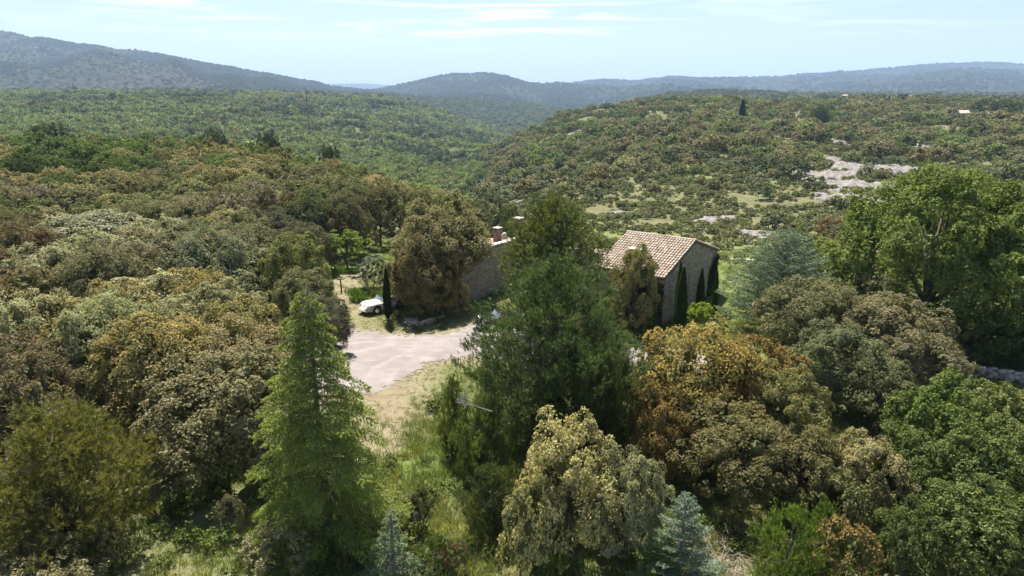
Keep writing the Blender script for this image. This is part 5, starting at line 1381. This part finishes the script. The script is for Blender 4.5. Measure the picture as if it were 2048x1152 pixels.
# --- left forest and the other planted woods
def forest_right_px(Y):
    return np.interp(Y, [18, 24, 28, 34, 40, 46, 52, 60, 66, 72, 80, 92, 110, 130, 150, 170, 192], [430, 480, 520, 545, 560, 655, 640, 632, 640, 760, 950, 985, 940, 850, 770, 680, 600])
def pick(lst):
    r = random.random() * sum(w_ for w_, _ in lst)
    for w_, c in lst:
        r -= w_
        if r <= 0: return c
    return lst[-1][1]
def jit(c, a=.16):
    k = random.uniform(1 - a, 1 + a); return tuple(max(.01, v * k * random.uniform(.93, 1.07)) for v in c)
def forest_colour(px, py):
    if py < 345:
        if 15 < px < 300 and random.random() < .6: return 'g', GREEN
        return pick([(5, ('o', BROWN)), (3, ('o', TAN)), (2, ('o', OLIVE)), (3, ('o', (.42, .34, .17))), (.8, ('g', (.24, .32, .07))), (1.2, ('g', GREEN))])
    if py < 420: return pick([(4, ('o', BROWN)), (3, ('o', MAUVE)), (2, ('o', TAN)), (2, ('o', OLIVE)), (1, ('g', GREEN))]) if px < 560 else pick([(4, ('o', OLIVE)), (3, ('o', (.2, .17, .08))), (2, ('o', DARKG))])
    if py < 560:
        if px < 60: return 'o', (.24, .17, .08)
        if px < 330: return pick([(5, ('o', PALE)), (3, ('o', (.30, .27, .16))), (1, ('o', TAN))])
        if px < 540: return pick([(4, ('o', (.30, .27, .15))), (2, ('o', GOLD)), (2, ('o', GREYG)), (1, ('o', TAN))])
        return pick([(3, ('o', DARKG)), (3, ('o', (.15, .14, .08))), (2, ('o', OLIVE))])
    if py < 660:
        if px > 540: return pick([(4, ('o', (.15, .15, .10))), (1, ('o', GREYG))])
        return pick([(4, ('o', PALE)), (3, ('o', (.33, .27, .12))), (1, ('o', GOLD))])
    return pick([(4, ('o', (.27, .22, .12))), (3, ('o', (.25, .23, .16))), (2, ('o', (.30, .24, .11)))])
COLN = {id(GREEN): 'green'}
tree_px('oak_tree', 'oak2', 585, 470, 150, 53, (0.300, 0.310, 0.080), 'yellow green topped oak at the right edge of the left wood')
tree_px('oak_tree', 'oak0', 385, 540, 190, 46, (0.380, 0.290, 0.090), 'golden yellow oak in the heart of the left wood')
tree_px('oak_tree', 'oak1', 440, 568, 210, 41, (0.400, 0.375, 0.210), 'cream white flowered oak right of the golden one in the left wood')
tree_px('oak_tree', 'oak3', 640, 600, 110, 43, (0.198, 0.177, 0.127), 'grey rounded oak touching the gravel yard behind the conifer top')
tree_px('oak_tree', 'oak3', 170, 430, 260, 66, (0.340, 0.330, 0.200), 'broad silvery oak in the upper part of the left wood')
tree_px('oak_tree', 'oak0', 470, 445, 150, 60, (0.300, 0.280, 0.150), 'pale olive oak beyond the golden one in the left wood')
tree_px('oak_tree', 'green1', 100, 272, 130, 128, (0.132, 0.201, 0.040), 'fresh green leafy tree high in the left wood')
tree_px('oak_tree', 'green0', 165, 290, 120, 118, (0.158, 0.220, 0.046), 'second leafy green tree right of the fresh green one')
tree_px('oak_tree', 'green1', 40, 305, 90, 110, (0.119, 0.183, 0.040), 'leafy green tree near the left picture edge')
tree_px('oak_tree', 'green0', 420, 310, 70, 130, (0.132, 0.207, 0.046), 'upright green tree among the brown oaks')
tree_px('oak_tree', 'green1', 625, 322, 75, 118, (0.210, 0.290, 0.070), 'bright spring green tree at the rim of the left wood')
tree_px('oak_tree', 'green1', 575, 328, 55, 116, (0.200, 0.280, 0.080), 'smaller spring green tree beside the bright one at the rim')
for (px, top, wp, Y, lb) in [(95, 244, 72, 185, 'dark round pine at the far left rim of the wood'), (425, 257, 56, 188, 'dark round pine at the rim above the clearing'), (537, 259, 56, 176, 'dark round pine right of the clearing'), (655, 287, 46, 140, 'dark round pine at the valley rim')]:
    tree_px('pine_tree', 'mid1', px, top, wp, Y, (.05, .065, .03), lb, group='dark round pines along the rim')

def clear(x, y, rad, k=.62):
    for (a, b, r_) in PLACED:
        if (a - x) ** 2 + (b - y) ** 2 < (k * (rad + r_)) ** 2: return False
    return True
cand = []
Y = 20.5
while Y < 192:
    stp = 4.3 + Y * 0.008
    X = -0.98 * Y
    while X < 0.1 * Y:
        x = X + random.uniform(-1.3, 1.3); y = Y + random.uniform(-1.4, 1.4)
        h = random.uniform(4.6, 6.6) * (1 + .12 * math.sin(x * .11) * math.cos(y * .13)); rad = random.uniform(2.6, 3.7)
        if y < 27: h *= .8
        px, py = project(x, y, h)
        lim = forest_right_px(y)
        rpx = rad / m_per_px(y, h)
        if px + rpx * .45 < lim and px > -260 and not (y < 25.5 and px > 180): cand.append((x, y, rad, h, px, py))
        X += stp
    Y += stp * .86
cand.sort(key=lambda c: c[1])
GN = {'o': 'holm oaks of the dense left wood', 'g': 'leafy green trees scattered in the left wood'}
rest = []; cnt = 0
for (x, y, rad, h, px, py) in cand:
    if not clear(x, y, rad, .5 if y > 30 else .6): continue
    kd, c = forest_colour(px, py)
    c = jit(c)
    if cnt >= 235: rest.append((x, y, rad, h, c)); continue
    pr = (('oak%d' % random.randrange(4)) if y < 75 else 'mid%d' % random.randrange(3)) if kd == 'o' else 'green%d' % random.randrange(2)
    zone = 'near the front of' if y < 45 else ('in the middle of' if y < 85 else 'at the far side of')
    side = 'at its left end' if px < 200 else ('above the rounded olive pine' if px < 360 else ('left of the tall conifer' if px < 520 else ('behind the tall conifer' if px < 680 else 'behind the white car')))
    lum = sum(c)
    shade = 'pale silvery' if lum > 1.0 else ('tan' if lum > .72 else 'brown olive') if kd == 'o' else 'fresh green'
    if kd == 'g': shade = 'fresh green'
    plant('holm_oak_tree' if kd == 'o' else 'leafy_tree', pr, x, y, rad, h, c, '%s crown %s the dense wood, %s' % (shade, zone, side), 'tree', '%s crowns %s the left wood, %s' % (shade, zone, side))
    cnt += 1
print('left wood', cnt, 'rest', len(rest))
# hidden floor of the wood: saplings fill the gaps at the right side wood
for (px, py, Y, wp, c, pr, lb) in [(1500, 560, 66, 50, OLIVE, 'mid0', 'olive shrub in the meadow left behind the cedar'), (1655, 478, 70, 80, YGREEN, 'green1', 'yellow green shrub behind the cedar tip'), (1690, 445, 84, 78, (.16, .14, .07), 'mid1', 'dark oak with rusty top beyond the cedar'), (1672, 432, 92, 70, (.26, .15, .07), 'mid2', 'rusty brown oak farthest beyond the cedar'),
        (1480, 505, 76, 26, (.09, .12, .05), 'mid2', 'dark small tree beside the valley track'), (1447, 517, 74, 22, (.07, .1, .045), 'mid1', 'round dark bush in the meadow beside the barn'), (1720, 500, 64, 60, (.17, .23, .05), 'green0', 'fresh green shrub left of the big oak trunk'), (1600, 462, 66, 60, (.2, .26, .07), 'green1', 'light green tree behind the left of the cedar'),
        (1745, 545, 54, 70, (.17, .21, .09), 'green0', 'soft green shrub between the cedar and the big oak'), (1540, 500, 66, 40, YGREEN, 'green0', 'yellow green shrub touching the left of the cedar')]:
    tree_px('meadow_tree', pr, px, py, wp, Y, c, lb)

for k in range(16):
    yy = 58 + 3.4 * k + random.uniform(-1, 1); xx = yy * (.76 + .17 * ((k * 7) % 5) / 4)
    plant('holm_oak_tree', 'mid%d' % (k % 3), xx, yy, random.uniform(2.8, 3.8), random.uniform(5, 6.5), jit(pick([(2, OLIVE), (2, BROWN), (1, DARKG)])), 'olive oak standing beyond the large green oak at the right', 'tree', 'oaks beyond the large green oak')

# --- right slope and beyond: shrubs one can tell apart, then the mass
def slope_density(x, y):
    s = x / y; d = np.ones_like(x)
    d = d * np.clip(np.clip((y - 86) / 110, 0, 1) ** 1.7, 0.05, .92)
    for (c, a, b, k) in [(P(1250, 460, -4), 16, 30, .9), (hit(1430, 360), 15, 30, .55), (hit(1560, 420), 14, 22, .5), (hit(1480, 470), 24, 16, .55)]:
        d = d * (1 - k * np.exp(-((x - c[0]) / a) ** 2 - ((y - c[1]) / b) ** 2))
    for dy_ in (0, 4, 8, 13, 18):
        d = np.where(stone_mask(x, y + dy_) > .45, d * (.12 if dy_ else .03), d)
    d = d * np.clip(.85 + 1.5 * fbm(x / 24 + 7, y / 34, 3), .25, 1.1)
    return d
def blue_free(n, smin, smax, y0, y1, seed, sp0, spk):
    """random points, evenly spread in world area, thinned with distance"""
    r = np.random.default_rng(seed)
    y = np.sqrt(r.uniform(y0 ** 2, y1 ** 2, n)); s = r.uniform(smin, smax, n)
    x = s * y; cell = {}; keep = []
    for i in range(n):
        sp = sp0 + spk * y[i]; k = (int(x[i] // sp), int(y[i] // sp), int(sp * 2))
        ok = True
        for a in (-1, 0, 1):
            for b in (-1, 0, 1):
                for (u, v) in cell.get((k[0] + a, k[1] + b, k[2]), ()):
                    if (u - x[i]) ** 2 + (v - y[i]) ** 2 < sp * sp: ok = False
        if ok: cell.setdefault(k, []).append((x[i], y[i])); keep.append(i)
    return x[keep], y[keep]
def visible(x, y, z, m=60):
    px, py = project(x, y, z); return (px > -m) & (px < 2048 + m) & (py > -m) & (py < 1152 + m)
x, y = blue_free(26000, -0.09, .85, 82, 700, 5, 2.1, .0042)
keepx = (rng.random(len(x)) < slope_density(x, y)) & (x / y > np.interp(y, [82, 130, 300, 700], [.0, -.03, -.05, -.03]))
x, y = x[keepx], y[keepx]
rad = np.clip(rng.lognormal(.40, .40, len(x)), .7, 3.2) * (.86 + np.clip((y - 110) / 300, 0, .75))
hh = rad * rng.uniform(1.15, 1.6, len(x)); z = terrain(x, y)
size = rad / (y + 1); order = np.argsort(-size * visible(x, y, z)); top = order[:285]
SLC = [(3, (.23, .22, .11)), (3, (.18, .21, .10)), (2, (.27, .235, .13)), (2, (.21, .235, .145)), (1, (.20, .26, .08)), (1, (.30, .27, .15))]
SLF = [(3, (.28, .235, .115)), (2.5, (.23, .255, .10)), (2, (.30, .27, .14)), (1.6, (.24, .205, .115)), (1.6, (.22, .28, .085)), (1.2, (.11, .135, .06))]
def scol(y): return jit(pick(SLF if y > 230 + random.uniform(-60, 60) else SLC), .2)
for i in top:
    px, py = project(x[i], y[i], z[i] + hh[i] * .5); c = scol(y[i]); lum = sum(c)
    where = 'above the barn and cedar' if px > 1380 else ('between the pine top and the barn' if px > 1150 else 'on the spur left of the pine top')
    if px > 1380: where = 'above the blue cedar' if px < 1600 else ('around the pale limestone ledges' if py > 300 else 'above the limestone ledges')
    elif px > 1150: where = 'right above the barn ridge' if py > 400 else 'above the barn'
    band = 'near the foot' if y[i] < 135 else ('halfway up' if y[i] < 200 else 'high')
    sz_ = 'big' if rad[i] > 2.6 else ('mid-sized' if rad[i] > 1.7 else 'small')
    sh = sz_ + (' sandy' if lum > .58 else (' brownish' if c[0] > c[1] * 1.08 else (' fresh green' if c[1] > c[0] * 1.2 else ' olive')))
    plant('slope_shrub', 'shrub%d' % random.randrange(3), float(x[i]), float(y[i]), float(rad[i]), float(hh[i]), c, '%s shrub %s on the slope %s' % (sh, band, where), 'shrub', '%s shrubs %s on the slope %s' % (sh, band, where), flat=True)
far_m = []
for k in range(4):
    m_ = blob_bush('far_crown', M_FARLEAF, 400 + k, 1.0, 1.5, n=150, nl=8 + k, ll=.26, lw=.19, k=3); far_m.append(m_)
ff_m = []
for k in range(3):
    m_ = blob_bush('farther_crown', M_FARLEAF, 410 + k, 1.0, 1.4, n=60, nl=6 + k, ll=.45, lw=.34, k=2); ff_m.append(m_)
mid_far = []
for k in range(2):
    me, _l = oak_crown('rim_crown', M_FARLEAF, 420 + k, Rr=1.0, H=1.7, z0=.1, nl=18, nc=6, nr=8, k=4, ll=.11, lw=.075, fill=4); mid_far.append(me)
o_ = order[285:]
allx = x[o_]; ally = y[o_]; pts = np.stack([allx, ally, terrain(allx, ally) - .1], -1)
cols = np.array([scol(v) for v in ally])
o = scatter('shrubland', pts, np.stack([rad[o_], rad[o_], hh[o_] / 1.5], -1), rng.uniform(0, 6.28, len(o_)), cols, far_m); tag(o, 'dense scrub of small oaks covering the slope and plateau')
# dark trees on the plateau edge (near the far huts) and the spur crest
for (px, py, wp, Y, c, lb) in [(1975, 196, 58, 440, (.045, .065, .03), 'big dark green tree between the far huts'), (2020, 195, 40, 445, (.12, .17, .05), 'lighter green tree right of the big dark one on the plateau'), (2030, 222, 40, 405, (.15, .10, .05), 'brown oak beside the long far farmhouse'), (1950, 224, 24, 408, (.10, .13, .07), 'grey green bush between the two far houses'),
        (1487, 200, 13, 430, (.03, .05, .03), 'dark spire-shaped tree on the plateau skyline'), (1640, 213, 40, 400, (.12, .17, .05), 'green tree standing above the brown plateau scrub')]:
    if px == 1487: tree_px('spire_tree', 'cypress', px, py, wp, Y, c, lb)
    else: tree_px('plateau_tree', 'mid2' if px != 1640 else 'green1', px, py, wp, Y, c, lb)
# rest of the left wood beyond the nearest crowns
if rest:
    A = np.array([(a, b, r_, h_) for a, b, r_, h_, c in rest]); cc = np.array([c for *_, c in rest])
    o = scatter('woodland', np.stack([A[:, 0], A[:, 1], terrain(A[:, 0], A[:, 1]) - .1], -1), np.stack([A[:, 2], A[:, 2], A[:, 3] / 1.7], -1), rng.uniform(0, 6.28, len(A)), cc, mid_far)
    tag(o, 'far rows of oaks closing the left wood')
# valley and mid hills woodland
x, y = blue_free(92000, -0.86, .42, 100, 1500, 8, 3.1, .0042)
d = np.ones(len(x), bool)
s_ = x / y
rl = np.interp(y, [100, 195, 400, 700, 900, 1500], [-.06, -.055, -.045, -.03, .35, .42])
d &= (s_ < rl) | (y > 760)
pz, _q = project(x, y, terrain(x, y) + 4); d &= (y > 200) | (pz > forest_right_px(y) + 10)
for (c, a, b) in FIELDS: d &= np.hypot((x - c[0]) / a, (y - c[1]) / b) > .5
n_ = fbm(x / 160, y / 160, 3); d &= rng.random(len(x)) < np.clip(.95 + n_ * .6, .5, 1)
zz = terrain(x, y); d &= visible(x, y, zz, 120)
x, y, zz, n_ = x[d], y[d], zz[d], n_[d]
nn2 = fbm(x / 55 + 9, y / 90 + 4, 3)
c1 = np.array([.29, .345, .13]); c2 = np.array([.08, .10, .06]); c3 = np.array([.23, .20, .10])
t_ = np.clip(nn2 * 3.0 + .15, 0, 1)[:, None] * (rng.random(len(x)) < .75)[:, None]; u_ = (rng.random(len(x)) < .16)[:, None]
cols = c1 * (1 - t_) + c2 * t_; cols = np.where(u_, c3, cols) * rng.uniform(.78, 1.22, (len(x), 1))
rad = rng.uniform(2.0, 3.8, len(x)) * (1 + np.clip((y - 400) / 1600, 0, .6)) * np.where(t_[:, 0] > .5, 1.05, 1); hgt = rad * rng.uniform(1.2, 1.7, len(x)) / 1.4
near_ = y < 520
for nm, mk, ms, lb in (('valley_woodland', near_, far_m, 'green oak wood filling the valley'), ('ridge_woodland', ~near_, ff_m, 'woods on the ridges beyond the valley')):
    o = scatter(nm, np.stack([x[mk], y[mk], zz[mk] - .3], -1), np.stack([rad[mk], rad[mk], hgt[mk]], -1), rng.uniform(0, 6.28, mk.sum()), cols[mk], ms); tag(o, lb)
print('valley', len(x))
# plain between ridge and mountains
x, y = blue_free(26000, -0.8, .85, 1300, 3600, 9, 9, .004); k_ = rng.random(len(x)) < .85
x2, y2 = blue_free(14000, .30, .85, 640, 1350, 10, 5, .004)
x = np.concatenate([x[k_], x2]); y = np.concatenate([y[k_], y2]); zz = terrain(x, y)
nn2 = fbm(x / 200, y / 300, 3)[:, None]
cols = np.where(nn2 > .06, [.07, .085, .05], [.19, .20, .09]) * rng.uniform(.75, 1.25, (len(x), 1)); rad = rng.uniform(3.5, 7.5, len(x))
rad = np.where(y < 1350, rad * .75, rad)
o = scatter('plain_woodland', np.stack([x, y, zz - .5], -1), np.stack([rad, rad, rad * rng.uniform(.8, 1.2, len(x))], -1), rng.uniform(0, 6.28, len(x)), cols, ff_m); tag(o, 'woods on the far plain below the mountains')

# tree clumps on the hills
def hill_wood(name, hn, n, r0, r1, cA, cB, label, seed, tmin=.02, thr=.0):
    r = np.random.default_rng(seed); X, Y, Z = HILLS[hn]; ny_, ns_ = X.shape
    ti = r.random(n) ** .8 * (ny_ - 1.001); si = r.random(n) * (ns_ - 1.001); i = ti.astype(int); j = si.astype(int); fi = ti - i; fj = si - j
    def bl(A): return (A[i, j] * (1 - fj) + A[i, j + 1] * fj) * (1 - fi) + (A[i + 1, j] * (1 - fj) + A[i + 1, j + 1] * fj) * fi
    x, y, z = bl(X), bl(Y), bl(Z); nz1 = fbm(x / 260 + seed, y / 420, 4)
    k_ = r.random(n) < np.clip(.55 + 2.2 * (nz1 - thr), .12, 1); x, y, z, nz1 = x[k_], y[k_], z[k_], nz1[k_]
    rad = r.uniform(r0, r1, len(x)); m_ = np.clip(nz1 * 3 + .4 + r.normal(0, .25, len(x)), 0, 1)[:, None]
    cols = (np.array(cA) * (1 - m_) + np.array(cB) * m_) * r.uniform(.75, 1.25, (len(x), 1))
    o = scatter(name, np.stack([x, y, z - rad * .25], -1), np.stack([rad, rad, rad * r.uniform(.7, 1, len(x))], -1), r.uniform(0, 6.28, len(x)), cols, ff_m); tag(o, label)
hill_wood('spur_wood', 'hills_middle_spur', 9000, 3.5, 7.5, (.17, .20, .08), (.09, .12, .055), 'trees covering the low spur across the gorge', 21)
hill_wood('knoll_wood', 'hills_low_knoll', 6000, 3, 7, (.20, .22, .10), (.11, .13, .07), 'trees on the low knoll of the plain', 22)
hill_wood('left_mountain_wood', 'hills_left', 42000, 3, 7, (.095, .095, .045), (.065, .082, .04), 'scrub and trees on the long left mountain', 23)
hill_wood('centre_mountain_wood', 'hills_centre', 22000, 4, 8, (.08, .092, .042), (.056, .074, .035), 'trees on the rounded middle mountain', 24)
hill_wood('right_mountain_wood', 'hills_right', 30000, 5, 10, (.075, .078, .04), (.05, .06, .032), 'trees on the right mountain', 25)

# --- grass and low growth
def tuft(seed, n=22, L_=.38, spread=.16, w_=.016, lean=.5):
    r = np.random.default_rng(seed); C = np.stack([r.normal(0, spread, n), r.normal(0, spread, n), np.zeros(n)], -1)
    V, Fc = leaves(r, C, unit(np.array([0, 0, 1.0]) + r.normal(0, lean * .5, (n, 3))), 1, L_, w_ * 1.6, .5, quad=False)
    return np_mesh('grass_tuft', V, Fc, M_GRASS, {'v': np.clip(r.normal(.5, .22, len(Fc)), 0, 1)})
gt_m = [tuft(1), tuft(2), tuft(3, 30, .28, .2), tuft(4, 16, .55, .12)]
n = 130000
y = np.sqrt(rng.uniform(16.5 ** 2, 82 ** 2, n)); s_ = rng.uniform(-.9, .92, n); x = s_ * y
yd = yard_d(x, y); td = track_d(x, y)
nz_ = fbm(x / 2.2, y / 2.2, 3)
dens = np.clip(.75 + nz_, .1, 1); dens = np.where(yd > .1, .003, dens); dens = np.where((yd > -1.6) & (yd <= .1), dens * .6 + .12, dens); dens = np.where(td > -.2, dens * .22, dens)
dens = np.where(x < -.42 * y, dens * .45, dens); dens = np.where(y > 60, dens * .7, dens)
k_ = (rng.random(n) < dens)
x, y, yd = x[k_], y[k_], yd[k_]
z = np.where(y > 60, terrain(x, y), fbm(x / 5, y / 5, 2) * .02)
a_ = np.clip(fbm(x / 3.5 + 3, y / 3.5, 3) * 1.6 + .5, 0, 1)[:, None]; b_ = (rng.random(len(x)) < .10)[:, None]
cols = np.array([.20, .26, .06]) * (1 - a_) + np.array([.30, .30, .12]) * a_
cols = np.where(b_, [.42, .38, .22], cols) * rng.uniform(.8, 1.2, (len(x), 1))
flw = ((fbm(x / 1.3, y / 1.3, 2) > .22) & (rng.random(len(x)) < .5))[:, None]; cols = np.where(flw & (y[:, None] < 30), [.38, .36, .05], cols)
sc_ = rng.uniform(.7, 1.5, len(x)) * np.where(y < 33, .75, .5) * np.where(yd > -2.2, .5, 1) * np.where(y > 52, .8, 1)
o = scatter('grass', np.stack([x, y, z], -1), np.stack([sc_ * 1.2, sc_ * 1.2, sc_], -1), rng.uniform(0, 6.28, len(x)), cols, gt_m); tag(o, 'long sunlit grass and weeds growing between the trees')
# low herbs and weeds, broad leaved
wd_m = [blob_bush('weed', M_GRASS, 500 + k, .5, .5, n=60, nl=6, ll=.10, lw=.05, k=3) for k in range(3)]
n = 5200; y = np.sqrt(rng.uniform(17 ** 2, 75 ** 2, n)); x = rng.uniform(-.85, .9, n) * y
k_ = (yard_d(x, y) < -.6) & (track_d(x, y) < -.3) & (rng.random(n) < np.clip(.4 + 1.3 * fbm(x / 4 + 40, y / 4, 3), .03, 1)); x, y = x[k_], y[k_]
cols = np.array([.17, .21, .055]) * rng.uniform(.6, 1.5, (len(x), 1)) + rng.uniform(0, .05, (len(x), 1)) * np.array([1, .7, .2]); s1 = rng.uniform(.4, 1.3, len(x)) * np.where(y > 40, .7, 1)
o = scatter('undergrowth', np.stack([x, y, terrain(x, y) * (y > 60)], -1), np.stack([s1, s1, s1 * 1.1], -1), rng.uniform(0, 6.28, len(x)), cols, wd_m); tag(o, 'low weeds and seedlings in the grass')
# garrigue: knee-high cushions on the right slope
n = 36000; y = np.sqrt(rng.uniform(78 ** 2, 330 ** 2, n)); x = rng.uniform(-.05, .82, n) * y
k_ = (rng.random(n) < np.clip(.42 + 1.5 * fbm(x / 9, y / 9, 3), .05, .95)) & (stone_mask(x, y) < .45); x, y = x[k_], y[k_]
C_ = np.array([[.18, .175, .08], [.20, .22, .08], [.25, .24, .12], [.14, .165, .07], [.22, .20, .12]])
cols = C_[rng.integers(0, 5, len(x))] * rng.uniform(.75, 1.25, (len(x), 1)); s1 = rng.uniform(.3, .95, len(x)) ** 1.4
br = rng.random(len(x)) < .004; cols = np.where(br[:, None], [.5, .38, .02], cols)
o = scatter('garrigue', np.stack([x, y, terrain(x, y) - .05], -1), np.stack([s1, s1, s1 * .8], -1), rng.uniform(0, 6.28, len(x)), cols, ff_m); tag(o, 'knee-high scrub cushions on the stony slope')
# fallen twigs in the clearing at the bottom
mb = MB(); r_ = random.Random(2); X, Y = P(1445, 1120)
for k in range(70):
    p = V3((r_.gauss(0, .8), r_.gauss(0, .6), r_.uniform(0.02, .3))); d_ = V3((r_.uniform(-1, 1), r_.uniform(-1, 1), r_.uniform(-.1, .35))).normalized()
    mb.tube([p, p + d_ * r_.uniform(.2, .6), p + d_ * .7 + V3((r_.uniform(-.2, .2), r_.uniform(-.2, .2), 0))], [.012, .009, .004], 4)
o = mb.build('fallen_twigs', plain('twig_wood', (.34, .29, .25), .9), loc=(X, Y, 0)); tag(o, 'heap of bare fallen twigs in the clearing beside the young blue cedar', 'twigs', kind='stuff')
